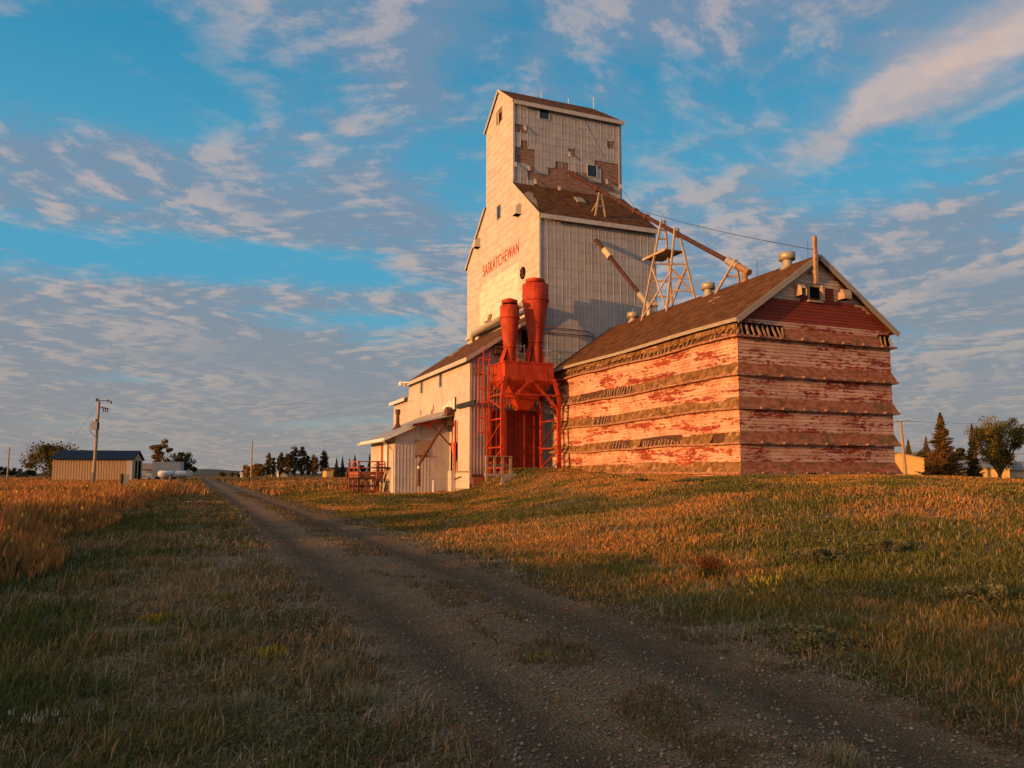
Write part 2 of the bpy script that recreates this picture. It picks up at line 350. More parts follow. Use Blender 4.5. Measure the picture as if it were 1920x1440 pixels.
def road_x(X, Y):
    t = (X-1.4)/3.4
    l = 1.25+.16*np.sin(Y*1.1)+.12*np.sin(Y*2.9+1)+.06*np.sin(Y*7.3)+.6*vstep(15, 40, Y)+.4*vstep(200, 420, Y)
    r = 4.85+.15*np.sin(Y*.9+2)+.12*np.sin(Y*3.3)+.07*np.sin(Y*8.1)+.35*vstep(12, 30, Y)-.5*vstep(60, 120, Y)
    return l+(r-l)*t
tag(grid_mesh('road', list(np.linspace(1.4, 4.8, 26)), seg(-6, 30, 220)+seg(30, 80, 90)+seg(80, 262, 40)+[262], ground_h, road_material(), .012, road_x), kind='structure')
mb = MB(); mb.box(-900, 900, 262, 272, -.2, .06); asph = material('asphalt', (.055, .05, .05), (.07, .06, .055), rough=.9, scale=.2)
tag(mb.build('cross_road', asph), kind='structure')

# ------------------------------------------------------------------ grain elevator
X0, X1, Y0, Y1 = 20.0, 28.77, 44.0, 58.25
CY0, CY1 = 48.42, 53.92; CM = (CY0+CY1)/2
ZE, ZL, ZC, ZP = 18.47, 22.0, 28.1, 30.05
EB = .3
def clip(poly, conv):
    out = poly
    for i in range(len(conv)):
        a = conv[i]; b = conv[(i+1) % len(conv)]; inp = out; out = []
        if not inp: return []
        def sd(p): return (b[0]-a[0])*(p[1]-a[1])-(b[1]-a[1])*(p[0]-a[0])
        for j in range(len(inp)):
            p = inp[j]; q = inp[(j+1) % len(inp)]; sp = sd(p); sq = sd(q)
            if sp >= 0: out.append(p)
            if (sp >= 0) != (sq >= 0):
                k = sp/(sp-sq); out.append((p[0]+(q[0]-p[0])*k, p[1]+(q[1]-p[1])*k))
    return out
def inpoly(x, y, P):
    c = False
    for i in range(len(P)):
        a = P[i]; b = P[i-1]
        if (a[1] > y) != (b[1] > y) and x < (b[0]-a[0])*(y-a[1])/(b[1]-a[1])+a[0]: c = not c
    return c
def tiles(mb, axis, pos, out, conv, tw, th, gap=.012, jit=.004, miss=(), tint=None, seed=1, off=0.0, stag=False):
    """metal sheets on a wall; axis 'x' or 'y' = the wall's normal; out = +-1; conv convex outline in (u, z), anticlockwise"""
    rnd = random.Random(seed)
    us = [p[0] for p in conv]; zs = [p[1] for p in conv]
    i0 = math.floor((min(us)-off)/tw); i1 = math.ceil((max(us)-off)/tw); j0 = math.floor(min(zs)/th); j1 = math.ceil(max(zs)/th)
    for j in range(j0, j1):
        so_ = (tw/2 if (stag and j % 2) else 0)
        for i in range(i0-1, i1+1):
            u0 = i*tw+off+so_; z0 = j*th
            b = rnd.uniform(.95, 1.04); cv = (b, b*rnd.uniform(.975, 1.0), b*rnd.uniform(.95, 1.0)); t4 = [rnd.uniform(-jit, jit) for _ in range(4)]
            r4 = [(rnd.random(), rnd.random()) for _ in range(2)]
            cx, cz = u0+tw/2, z0+th/2
            if any(inpoly(cx, cz, P) for P in miss): continue
            q = clip([(u0+gap/2, z0+gap/2), (u0+tw-gap/2, z0+gap/2), (u0+tw-gap/2, z0+th-gap/2), (u0+gap/2, z0+th-gap/2)], conv)
            if len(q) < 3: continue
            if tint: cv = tint(cx, cz, cv)
            vs = []
            for (u, z) in q:
                fu = (u-u0)/tw; fz = (z-z0)/th
                d = (t4[0]*(1-fu)*(1-fz)+t4[1]*fu*(1-fz)+t4[2]*fu*fz+t4[3]*(1-fu)*fz)
                d = out*(abs(d)+.002+.006*(1-fz))
                vs.append((pos+d, u, z) if axis == 'x' else (u, pos+d, z))
            # orient the face outward
            n = (Vector(vs[1])-Vector(vs[0])).cross(Vector(vs[2])-Vector(vs[1]))
            s_ = (n.x if axis == 'x' else n.y)*out
            mb.cc = cv; mb.add(vs, [tuple(range(len(vs))) if s_ > 0 else tuple(reversed(range(len(vs))))])
    mb.cc = (1, 1, 1)
def window(parent, axis, pos, u0, u1, z0, z1, fr=.045, pr=.05, name='window', mat=None, bars=False):
    """frame proud of the wall, glass inside it; axis normal, faces the negative direction"""
    def bx(m, a, b, c, d, p0, p1):
        if axis == 'x': m.box(pos-p1, pos-p0, a, b, c, d)
        else: m.box(a, b, pos-p1, pos-p0, c, d)
    f = MB(); 
    bx(f, u0-fr, u1+fr, z0-fr, z0, 0.012, pr); bx(f, u0-fr, u1+fr, z1, z1+fr, .012, pr)
    bx(f, u0-fr, u0, z0, z1, .012, pr); bx(f, u1, u1+fr, z0, z1, .012, pr)
    if bars: bx(f, (u0+u1)/2-.02, (u0+u1)/2+.02, z0, z1, .025, .04); bx(f, u0, u1, (z0+z1)/2-.02, (z0+z1)/2+.02, .025, .042)
    w = f.build(name, M['trim'], parent)
    g = MB(); bx(g, u0, u1, z0, z1, .013, .024); g.build('pane', mat or M['glass'], w)
    return w
elev = thing('grain_elevator', 'tall grey metal clad grain elevator with stepped cupola, bare board patches and red SASKATCHEWAN lettering', 'grain elevator', (24.4, 51, EB))
b = MB()
core = .05
def gable_shell(mb, x0, x1, ins):
    """the boarded body behind the sheets"""
    prof = [(Y0+ins, EB), (Y1-ins, EB), (Y1-ins, ZE), (CY1-ins, ZL), (CY1-ins, ZC), (CM, ZP-.05), (CY0+ins, ZC), (CY0+ins, ZL), (Y0+ins, ZE)]
    k = len(prof); vs = [(x0+ins, y, z) for y, z in prof]+[(x1-ins, y, z) for y, z in prof]
    mb.add(vs, [tuple(range(k))[::-1], tuple(range(k, 2*k))]+[(i, (i+1) % k, k+(i+1) % k, k+i) for i in range(k)])
gable_shell(b, X0, X1, .035)
b.build('board_wall', M['wood'], elev)
def pxpoly(pts, ax, v):
    o = []
    for px, py in pts:
        p = at(px, py, ax, v); o.append((p.x if ax == 1 else p.y, p.z))
    return o
z1s = lambda pts: [(860+a/4.8, 150+b_/4.8) for a, b_ in pts]       # from the enlarged crop back to the photograph
missC = [pxpoly(z1s(q), 1, CY0) for q in (
    [(498, 372), (590, 380), (600, 430), (590, 470), (498, 450)], [(540, 560), (640, 572), (636, 640), (690, 636), (690, 840), (640, 830), (640, 790), (498, 770), (498, 600), (540, 600)],
    [(960, 600), (1068, 612), (1066, 700), (985, 690)], [(1328, 540), (1374, 545), (1374, 628), (1328, 625)], [(1228, 700), (1466, 735), (1470, 985), (1300, 950), (1290, 790), (1230, 780)],
    [(640, 815), (800, 830), (800, 790), (860, 795), (860, 760), (960, 775), (965, 850), (1140, 860), (1160, 910), (1240, 915), (1430, 960), (1420, 1040), (1210, 1050), (700, 945), (690, 905), (640, 880)])]
patch = pxpoly([(897, 604), (903, 538), (918, 520), (938, 508), (970, 490), (972, 500), (976, 560), (990, 600), (940, 622)], 0, X0)
def tintL(u, z, c):
    if inpoly(u, z, patch): return (c[0]*1.32, c[1]*1.34, c[2]*1.28)
    return c
def tintC(u, z, c):
    return c
b = MB()
TW, TH = .60, .52
for cv in ([(Y0, 3.0), (Y1, 3.0), (Y1, ZE), (Y0, ZE)], [(Y0, ZE), (Y1, ZE), (CY1, ZL), (CY0, ZL)], [(CY0, ZL), (CY1, ZL), (CY1, ZC), (CY0, ZC)], [(CY0, ZC), (CY1, ZC), (CM, ZP)]):
    hole = pxpoly([(935, 206), (943, 209), (941, 219), (936, 228), (933, 226)], 0, X0)
    tiles(b, 'x', X0, -1, cv, TW, TH, miss=[pxpoly([(931, 204), (946, 204), (943, 230), (931, 232)], 0, X0)], tint=tintL, seed=3, stag=False, off=.13, jit=.004, gap=.009)
b.build('west_sheet_wall', M['metal'], elev)
b = MB()
tiles(b, 'y', Y0, -1, [(X0, EB), (X1, EB), (X1, ZE), (X0, ZE)], .54, .62, seed=5, off=X0 % .54, jit=.003)
b.build('south_sheet_wall', M['metal_shade'], elev); b = MB()
tiles(b, 'y', CY0, -1, [(X0, ZL-.2), (X1, ZL-.2), (X1, ZC), (X0, ZC)], .54, .56, seed=6, miss=missC, off=X0 % .54, jit=.003)
b.build('cupola_sheet_wall', M['metal_shade'], elev)
b = MB()
k = 0
x = X0
while x < X1-.1:                                               # standing seams catch the low sun
    b.cc = tuple([random.uniform(.95, 1.2)]*3)
    w = .010 if k % 2 else .017; pz = .010 if k % 2 else .018
    b.box(x-w, x+w, Y0-pz, Y0-.006, EB, ZE-.02)
    zz = ZL
    while zz < ZC-.3:
        if not any(inpoly(x+s_, zz+.28, P) for P in missC for s_ in (-.2, .2)): b.box(x-w, x+w, CY0-pz, CY0-.006, zz, min(zz+.56, ZC-.02))
        zz += .56
    x += .27 if k % 3 else .27; k += 1
b.cc = (1, 1, 1)
b.build('standing_seams', M['metal'], elev)
b = MB()                                                       # lower roof, two slopes round the cupola
b.slab([(X0-.1, Y0-.28, ZE-.20), (X1+.12, Y0-.28, ZE-.20), (X1+.12, CY0-.01, ZL+.02), (X0-.1, CY0-.01, ZL+.02)], .12)
b.build('lower_roof', M['roof'], elev); b = MB(); b.slab([(X0-.1, CY1+.01, ZL+.02), (X1+.12, CY1+.01, ZL+.02), (X1+.12, Y1+.28, ZE-.20), (X0-.1, Y1+.28, ZE-.20)], .12)
lr = b.build('lower_roof', M['roof'], elev)
b = MB()
b.slab([(X0-.12, CY0-.2, ZC-.12), (X1+.12, CY0-.2, ZC-.12), (X1-.9, CM, ZP+.08), (X0-.12, CM, ZP+.08)], .12)
b.slab([(X0-.12, CM, ZP+.08), (X1-.9, CM, ZP+.08), (X1+.12, CY1+.2, ZC-.12), (X0-.12, CY1+.2, ZC-.12)], .12)
b.slab([(X1+.12, CY0-.2, ZC-.12), (X1+.12, CY1+.2, ZC-.12), (X1-.9, CM, ZP+.08)], .12)
ur = b.build('upper_roof', M['roof'], elev)
b = MB()
b.box(X0-.05, X1+.14, Y0-.36, Y0-.29, ZE-.50, ZE-.20); b.build('eave_fascia', M['trim'], elev); b = MB(); b.box(X0-.05, X1+.14, CY0-.28, CY0-.21, ZC-.42, ZC-.13)
b.build('eave_fascia', M['trim'], elev)
b = MB()
for (ya, za, yb, zb) in ((Y0-.3, ZE-.22, CY0, ZL+.02), (CY1, ZL+.02, Y1+.3, ZE-.22), (CY0-.22, ZC-.14, CM, ZP+.06), (CM, ZP+.06, CY1+.22, ZC-.14)):
    b = MB(); b.bar((X0-.135, ya, za-.07), (X0-.135, yb, zb-.07), .05, .18); b.build('rake_trim', M['trim'], elev)
b = MB(); b.box(X0-.03, X0+.08, Y0-.05, Y0-.035, EB, ZE-.3); b.box(X0-.05, X0-.032, Y0-.05, Y0+.06, EB, ZE-.3)
b.build('corner_trim', M['trim'], elev); b = MB(); b.box(X0-.03, X0+.08, CY0-.05, CY0-.035, ZL+.2, ZC-.2); b.box(X0-.05, X0-.032, CY0-.05, CY0+.06, ZL, ZC-.1)
b.build('corner_trim', M['trim'], elev); b = MB(); b.box(X1-.3, X1-.2, CY0-.06, CY0-.035, ZL+.1, ZC-.2); b.build('corner_trim', M['trim'], elev)
b = MB()                                                       # bare shingle patch at the west end of the lower roof
q = [ax_(983, 366, X0), ax_(1000, 368, X0)]
n_ = Vector((0, ZL-ZE+.22, -(CY0-Y0+.27))).normalized()
def onroofE(px, py, lift=.02):
    """ray onto the elevator's lower south slope"""
    a = Vector((X0, Y0-.28, ZE-.20)); d1 = Vector((1, 0, 0)); d2 = (Vector((X0, CY0, ZL+.02))-a).normalized(); n = d1.cross(d2)
    r = ray(px, py); k = (a-EYE).dot(n)/r.dot(n); return EYE+r*k+n*lift
b.slab([onroofE(*p) for p in ((981, 363), (1008, 388), (1006, 374), (1000, 370), (1000, 363), (990, 360))], .015)
b.build('bare_patch', M['roof2'], lr)
b = MB(); c_ = onroofE(1084, 374, .0)
b.slab([onroofE(1076, 371, .10), onroofE(1083, 380, .10), onroofE(1099, 382, .10), onroofE(1090, 373, .10)], .10); b.build('roof_hatch', M['galv'], lr)
for (px, py, w_, h_) in ((1020, 213, .85, .85), (1110, 321, .85, .85)):
    p = ay_(px, py, CY0); window(elev, 'y', CY0, p.x-w_/2+.05, p.x+w_/2-.05, p.z-h_/2, p.z+h_/2)
p = ax_(936, 398, X0); window(elev, 'x', X0, p.y-.35, p.y+.35, p.z-.5, p.z+.5)
def hood_vent(px, py, parent):
    """arched sheet metal vent cowl on the west wall, open below"""
    p = ax_(px, py, X0); v = MB(); w, h, dp = .33, .75, .42
    prof = [(0.0, h)]+[(dp*math.sin(a), h-dp*(1-math.cos(a))) for a in np.linspace(.3, math.pi/2, 5)]+[(dp, 0.0)]
    for s_ in (-1, 1):
        v.add([(X0-.012, p.y+s_*w, p.z)]+[(X0-.012-o, p.y+s_*w, p.z+z) for o, z in prof[::-1]], [tuple(range(len(prof)+1))])
    for (o1, z1_), (o2, z2_) in zip(prof, prof[1:]): v.add([(X0-.012-o1, p.y-w, p.z+z1_), (X0-.012-o1, p.y+w, p.z+z1_), (X0-.012-o2, p.y+w, p.z+z2_), (X0-.012-o2, p.y-w, p.z+z2_)], [(0, 1, 2, 3)])
    v.cm = 1; v.box(X0-dp+.03, X0-.02, p.y-w+.02, p.y+w-.02, p.z+.01, p.z+.03)
    v.build('vent_cowl', [M['metal2'], M['dark']], parent)
hood_vent(974, 404, elev); hood_vent(898, 465, elev)
p = ax_(981, 512, X0); b = MB()
b.tube([(X0-.02, p.y, p.z), (X0-.07, p.y, p.z)], .42, 14); b.cm = 1
for k in range(5): b.bar((X0-.09, p.y+.1*k-.3, p.z-.32+.0*k), (X0-.09, p.y-.25+.1*k+.2, p.z+.3), .03)
b.build('round_vent', [M['dark'], M['rust']], elev)
b = MB(); p = ax_(937, 222, X0); b.slab([(X0-.08, p.y+.3, p.z+.5), (X0-.02, p.y+.15, p.z-.55), (X0-.22, p.y-.35, p.z-.05), (X0-.30, p.y-.25, p.z+.55)], .01)
b.build('torn_sheet', M['sleeve'], elev)
b = MB()                                                       # torn sheet near the dust pipe
b.slab([ax_(912, 604, X0-.05), ax_(918, 604, X0-.05), ax_(922, 588, X0-.10), ax_(916, 590, X0-.06)], .01); b.slab([ax_(907, 606, X0-.04), ax_(919, 605, X0-.05), ax_(918, 600, X0-.05), ax_(909, 602, X0-.04)], .01)
b.build('bare_board_patch', M['wood'], elev)
b = MB()                                                       # curled ends of sheet left hanging by the missing ones
for (px, py) in ((966, 309), (991, 316), (1003, 341), (1048, 355), (1137, 341), (1163, 350), (984, 241), (1067, 290)):
    p = ay_(px, py, CY0); b = MB(); b.slab([(p.x-.12, CY0-.05, p.z+.22), (p.x-.14, CY0-.18, p.z-.2), (p.x+.05, CY0-.22, p.z-.22), (p.x+.10, CY0-.05, p.z+.2)], .01); b.build('curled_sheet', M['trim'], elev)
cu = bpy.data.curves.new('lettering', 'FONT'); cu.body = 'SASKATCHEWAN'; cu.size = 1; cu.space_character = 1.12; cu.extrude = .004
to = bpy.data.objects.new('lettering_source', cu); C.objects.link(to); bpy.context.view_layer.update()
me = bpy.data.meshes.new_from_object(to.evaluated_get(bpy.context.evaluated_depsgraph_get())); bpy.data.objects.remove(to)
ta = ax_(905.3, 519, X0-.03); tb = ax_(972.5, 476, X0-.03); th_ = ax_(905.3, 499.5, X0-.03).z-ta.z
vv = np.array([v.co[:] for v in me.vertices]); w_ = vv[:, 0].max(); hh_ = vv[:, 1].max()
ln = (ta.y-tb.y)
for v in me.vertices:
    u = v.co.x/w_*ln; z = v.co.y/hh_*th_; v.co = (X0-.03-v.co.z-24.4, ta.y-u-51, ta.z+z-EB)
me.materials.append(M['lettering']); lt = bpy.data.objects.new('lettering', me); C.objects.link(lt); lt.parent = elev
b = MB()
for px, py, h_ in ((1113, 203, 1.05), (1015, 181, .5), (1066, 193, .5)):
    q = ax_(px, py, X0); y_ = CM; xx = (px-938)/(1164-938)*9+X0
    p = at(px, py, 1, CM); b = MB(); b.tube([(p.x, CM, ZP-.1), (p.x, CM, ZP+h_)], .025, 5); b.build('lightning_rod', M['white'], elev)
b = MB(); b.box(X0-.10, X0-.015, Y0, Y1+.05, 13.0-.25, 13.0)   # drip flashing at the foot of the sheeting, set below
zf = ax_(905, 619, X0).z; b = MB(); b.slab([(X0-.20, Y1+.05, zf-.28), (X0-.20, Y0, zf-.28), (X0-.015, Y0, zf+.1), (X0-.015, Y1+.05, zf+.1)], .02)
b.build('flared_flashing', M['metal2'], elev)

# ------------------------------------------------------------------ drive shed
SX = 15.3; SYE = 58.55; SZ = 8.88
zr = ax_(876, 648, X0).z                                       # where the shed roof meets the tower
print('shed roof top', zr)
shed = thing('drive_shed', 'grey metal clad drive shed with brown roof leaning against the foot of the elevator tower', 'shed', (17.6, 51, .4))
b = MB(); sl_ = (zr-SZ)/(X0-SX)
b.add([(SX+.03, Y0+.03, .1), (X0-.05, Y0+.03, .1), (X0-.05, Y0+.03, zr-.15), (SX+.03, Y0+.03, SZ-.1), (SX+.03, SYE, .1), (X0-.05, SYE, .1), (X0-.05, SYE, zr-.15), (SX+.03, SYE, SZ-.1)],
      [(0, 1, 2, 3), (7, 6, 5, 4), (0, 3, 7, 4)])
b.build('board_wall', M['wood'], shed)
b = MB(); GZ = .66
tiles(b, 'x', SX, -1, [(Y0, GZ), (SYE, .3), (SYE, SZ-.12), (Y0, SZ-.12)], .62, .60, seed=21, jit=.004, off=.2, gap=.004)
b.build('west_sheet_wall', M['metal2'], shed)
b = MB()
px918 = ay_(917.5, 800, Y0).x
tiles(b, 'y', Y0, -1, [(SX, 1.0), (X0, 1.0), (X0, zr-.2), (SX, SZ-.2)], .42, 1.9, seed=23, jit=.002, off=.1, gap=.01, miss=[pxpoly([(884, 684), (905, 681), (905, 704), (884, 705)], 1, Y0)])
b.build('south_sheet_wall', M['pinkmetal'], shed)
b = MB(); x = SX+.1
while x < X0:
    zt = SZ-.25+(x-SX)*sl_
    if x < px918+.1: b.box(x-.014, x+.014, Y0-.03, Y0-.006, 1.35, zt)
    else: b.box(x-.014, x+.014, Y0-.03, Y0-.006, 5.2, zt)
    x += .21
b.build('sheet_ribs', M['pinkmetal'], shed)
zp0 = ay_(960, 770, Y0).z
b = MB(); b.box(px918, X0+.02, Y0-.10, Y0-.04, 1.6, zp0); b.build('red_panel_wall', M['orangedk'], shed)
b = MB()
for px in (928.7, 947.8, 963.9, 981, 999.4, 918.4):
    x = ay_(px, 820, Y0).x; b.box(x-.05, x+.05, Y0-.24, Y0-.10, 1.6, zp0)
b.build('panel_rib', M['orangedk'], shed)
b = MB(); b.slab([(SX-.3, Y0-.3, SZ-.22), (X0-.2, Y0-.3, zr+.02), (X0-.2, SYE+.2, zr+.02), (SX-.3, SYE+.2, SZ-.22)], .12); rf = b.build('roof', M['roof'], shed)
b = MB(); b.box(SX-.36, SX-.30, Y0-.3, SYE+.2, SZ-.48, SZ-.22); b.build('eave_fascia', M['trim'], shed)
b = MB(); b.bar((SX-.3, Y0-.34, SZ-.34), (X0, Y0-.34, zr-.10), .05, .24); b.build('rake_trim', M['pinkmetal'], shed)
for (px, py, w_, h_) in ((791.5, 724, .55, 1.05), (827, 711, .55, 1.05)):
    p = ax_(px, py, SX); window(shed, 'x', SX, p.y-w_/2, p.y+w_/2, p.z-h_/2, p.z+h_/2, fr=.06)
b = MB(); p = ay_(887, 893.5, Y0); q = ay_(912, 919, Y0)
b.box(p.x, q.x+.1, Y0-.06, Y0+.02, .2, p.z); b.build('loading_door', M['redwood'], shed)
b = MB(); b.box(p.x-.1, q.x+.15, Y0-.10, Y0-.062, p.z, p.z+.14); b.build('door_header', M['rust'], shed)
p = ay_(886, 684, Y0); q = ay_(904, 704, Y0)
b = MB(); b.box(p.x, q.x, Y0-.035, Y0-.012, q.z, p.z); b.build('patch_panel', M['wood'], shed)
p = ay_(976.5, 618, Y0); q = ay_(992, 662, Y0)
b = MB(); b.box(p.x, q.x, Y0-.05, Y0-.03, q.z, p.z); dd = b.build('upper_doorway', M['dark'], shed)
b = MB(); b.box(p.x-.09, p.x, Y0-.12, Y0-.03, q.z, p.z+.1); b.box(p.x, q.x+.09, Y0-.12, Y0-.03, p.z, p.z+.1); b.build('door_frame', M['redwood'], dd)
p = ay_(975, 609, Y0-.35); b = MB(); b.tube([(p.x, Y0-.02, p.z-.2), (p.x, Y0-.35, p.z-.05), (p.x, Y0-.4, p.z-.1)], .03, 6); b.lathe(p.x, Y0-.42, [(p.z-.18, .11), (p.z-.05, .07), (p.z, .0)], 10); b.build('yard_lamp', M['galv'], shed)
p = ay_(927, 655, Y0-.3); b = MB(); b.slab([(p.x, Y0-.02, p.z+.4), (p.x, Y0-.5, p.z+.1), (p.x+.75, Y0-.5, p.z+.1), (p.x+.75, Y0-.02, p.z+.4)], .02)
b.box(p.x+.02, p.x+.73, Y0-.45, Y0-.03, p.z-.25, p.z+.02); b.build('exhaust_hood', M['rust'], shed)
p = ax_(858, 762, SX-.12); q = ax_(904, 766, SX-.12)           # rail for a sliding door
b = MB(); b.box(SX-.2, SX-.10, q.y if q.y > Y0-1.4 else Y0-1.4, p.y, p.z-.16, p.z+.12); b.box(SX-.13, SX-.02, Y0+.1, Y0+.2, p.z-.1, p.z+.05); b.build('door_rail', M['black'], shed)
# triangular hood above the loading head
a1 = ax_(852, 745, SX); a2 = ax_(852, 766, SX); a3 = ax_(826, 767, SX)
b = MB(); hy0, hy1 = a2.y, a3.y; XH = SX-.14
a1, a2, a3 = ax_(852, 744, XH), ax_(852, 767, XH), ax_(825, 767, XH)
b.slab([tuple(a2), tuple(a1), tuple(a3)], .02)
b.slab([tuple(a1), (SX-.02, a1.y, a1.z), (SX-.02, a3.y, a3.z), tuple(a3)], .02)
for k_ in range(4):
    f_k = .15+.22*k_; b.box(XH-.05, XH-.022, a2.y+(a3.y-a2.y)*f_k-.03, a2.y+(a3.y-a2.y)*f_k+.03, a2.z, a2.z+(a1.z-a2.z)*(1-f_k)-.03)
b.build('triangular_hood', M['white'], shed)
b = MB(); b.box(XH-.1, SX-.02, a2.y-.05, a3.y+.3, a2.z-.12, a2.z-.03); b.build('hood_beam', M['black'], shed)
for (px, py, w_, h_) in ((810, 783, .55, .9), (813, 768, .35, .5), (789.5, 777, .35, .42)):
    p = ax_(px, py-3, SX); b = MB(); b.slab([(SX-.03, p.y+w_/2, p.z-h_/2), (SX-.03, p.y-w_/2, p.z-h_/2+.1), (SX-.03, p.y-w_/2+.08, p.z+h_/2), (SX-.03, p.y+w_/2-.05, p.z+h_/2)], .012); b.build('torn_sheet_patch', M['wood'], shed)
p = ax_(768, 720, SX); b = MB(); b.tube([(SX-.02, p.y-1.8, p.z-.1), (SX-.5, p.y-.9, p.z), (SX-.7, p.y-.4, p.z+.05)], .06, 7); b.lathe(SX-.75, p.y-.3, [(p.z-.2, .2), (p.z, .22), (p.z+.15, .1)], 10); b.build('wall_lamp', M['white'], shed)
# tall doorway at the corner and its steel header pieces
p = ax_(850, 834, SX); q = ax_(856, 884, SX)
b = MB(); b.box(SX-.03, SX-.015, p.y-.35, p.y+.45, q.z, p.z); dd = b.build('side_doorway', M['dark'], shed)
b = MB(); b.box(SX-.16, SX-.03, p.y-.50, p.y-.35, q.z, p.z+.1); b.build('door_jamb', M['lumber'], dd)
p = ax_(858, 835, SX); b = MB(); b.slab([(SX-.10, p.y+1.2, p.z+.2), (SX-.10, p.y-.1, p.z+.2), (SX-.10, p.y-.1, p.z-1.2), (SX-.10, p.y+.4, p.z-.7)], .05); b.box(SX-.17, SX-.10, p.y-.1, p.y+.05, p.z-1.6, p.z+.2)
b.box(SX-.20, SX-.10, p.y-.06, p.y+.06, p.z+.2, p.z+1.6); b.build('steel_bracket', M['orange'], shed)
b = MB(); p = ax_(820, 885, SX-.3); q = ax_(878, 884.5, SX-.06); b.bar((SX-.06, Y0+.1, q.z), (SX-.06, 47.9, q.z), .06, .05)
b.bar((SX-.1, 45.4, q.z-.3), (SX-.1, 46.8, q.z-.5), .05, .05); b.build('handrail_pipe', M['rust'], shed)
p = ax_(842, 905, SX-.2); b = MB(); b.box(SX-.32, SX-.012, 46.6, 47.3, p.z-.75, p.z+.75); b.tube([(SX-.18, 46.9, .3), (SX-.18, 46.9, p.z-.75)], .07, 8); b.build('electric_box', M['metal2'], shed)
b = MB(); b.box(SX-.012, SX+.2, Y0-.01, 48, .1, .72); b.build('foundation', M['concrete'], shed)
b = MB(); q_ = ax_(862, 655, X0-1); yy = 56.2; b.slab([(17.9, 55.4, SZ+(17.9-SX)*sl_+.0), (18.6, 55.4, SZ+(18.6-SX)*sl_+.0), (18.6, 56.3, SZ+(18.6-SX)*sl_), (17.9, 56.3, SZ+(17.9-SX)*sl_)][::-1], .16); b.build('roof_hatch', M['galv'], rf)
# lower extension beyond
ext = thing('shed_extension', 'low grey metal extension with shiny lean roof at the far end of the drive shed', 'shed', (17.6, 61.3, .3))
ez = ax_(738, 753, SX).z; b = MB()
b.add([(SX+.05, SYE, .1), (X0, SYE, .1), (X0, 63.5, .1), (SX+.05, 63.5, .1), (SX+.05, SYE, ez), (X0, SYE, ez+2.6), (X0, 63.5, ez+2.6), (SX+.05, 63.5, ez)], [(0, 4, 7, 3), (3, 7, 6, 2), (0, 1, 5, 4), (1, 2, 6, 5)])
b.build('board_wall', M['wood'], ext)
b = MB(); tiles(b, 'x', SX, -1, [(SYE, .3), (63.5, .3), (63.5, ez), (SYE, ez)], .62, .60, seed=31, jit=.007); b.build('sheet_wall', M['metal2'], ext)
b = MB(); b.slab([(SX-.3, SYE+.22, ez-.12), (X0, SYE+.22, ez+2.5), (X0, 63.8, ez+2.5), (SX-.3, 63.8, ez-.12)], .1); b.build('roof', M['galv'], ext)
b = MB(); b.box(SX-.36, SX-.30, SYE+.22, 63.8, ez-.36, ez-.12); b.build('eave_fascia', M['white'], ext)

# ------------------------------------------------------------------ office lean-to
OX, OYS, OYE = 11.7, 48.0, 55.3
off = thing('office_lean_to', 'small pale metal office with sloping roof, stovepipe and chipboard panel, built against the drive shed', 'office', (13.5, 51.5, .4))
zt = ay_(850, 768, OYS).z; z_e = ay_(722, 821, OYS-.35).z; s2 = (zt-z_e)/(SX-OX+.75); ze = z_e+.75*s2-.12
print('office', ze, zt)
b = MB(); OR = SX-.012
b.add([(OX+.04, OYS+.04, .1), (OR, OYS+.04, .1), (OR, OYS+.04, zt-.15), (OX+.04, OYS+.04, ze-.02), (OX+.04, OYE, .1), (OR, OYE, .1), (OR, OYE, zt-.15), (OX+.04, OYE, ze-.02)], [(0, 1, 2, 3), (7, 6, 5, 4), (0, 3, 7, 4)])
b.build('board_wall', M['wood'], off)
b = MB(); tiles(b, 'y', OYS, -1, [(OX, .35), (OR, .35), (OR, zt-.18), (OX, ze-.04)], .44, 1.25, seed=41, jit=.006, gap=.008, off=OX % .44)
x = OX+.02
while x < 14.0: b.box(x-.02, x+.02, OYS-.024, OYS-.008, .36, ze-.1+(x-OX)*s2-.05); x += .22
b.build('south_sheet_wall', M['metal2'], off)
b = MB(); tiles(b, 'x', OX, -1, [(OYS, .3), (OYE, .3), (OYE, ze-.05), (OYS, ze-.05)], 1.2, 1.2, seed=43, jit=.003, gap=.006); b.build('west_sheet_wall', M['metal2'], off)
b = MB()
b.slab([(OX-.75, OYS-.35, z_e), (OR, OYS-.35, zt), (OR, OYE-.1, zt), (OX-.75, OYE-.1, z_e)], .08); b.build('roof', M['galv'], off)
b = MB(); b.bar((OX-.75, OYS-.39, z_e-.06), (OR, OYS-.39, zt-.06), .05, .18); b.box(OX-.82, OX-.76, OYS-.38, OYE-.1, z_e-.2, z_e-.0); b.build('white_fascia', M['white'], off)
b = MB(); b.tube([(OX-.86, OYS-.3, ze-.75*s2-.05), (OX-.86, OYE+.2, ze-.75*s2-.05)], .08, 6); b.tube([(OX-.82, OYS-.1, ze-.75*s2-.1), (OX-.4, OYS+.1, ze-.75*s2-.35), (OX-.06, OYS+.3, ze-.75*s2-.7), (OX-.06, OYS+.3, .4)], .05, 6); b.build('gutter', M['white'], off)
p = ay_(745.5, 768, 53.0); q = ay_(745.5, 806, 53.0); b = MB(); zq = ze+(q.x-OX)*s2+.1
b.tube([(q.x, 53, zq), (q.x, 53, p.z)], .12, 10); b.lathe(q.x, 53, [(zq-.1, .38), (zq+.35, .13)], 12); b.lathe(q.x, 53, [(p.z-.35, .17), (p.z+.0, .19), (p.z+.02, .0)], 12); b.build('stovepipe', M['rust'], off)
p = ay_(777.5, 825, OYS); q = ay_(803, 854, OYS)
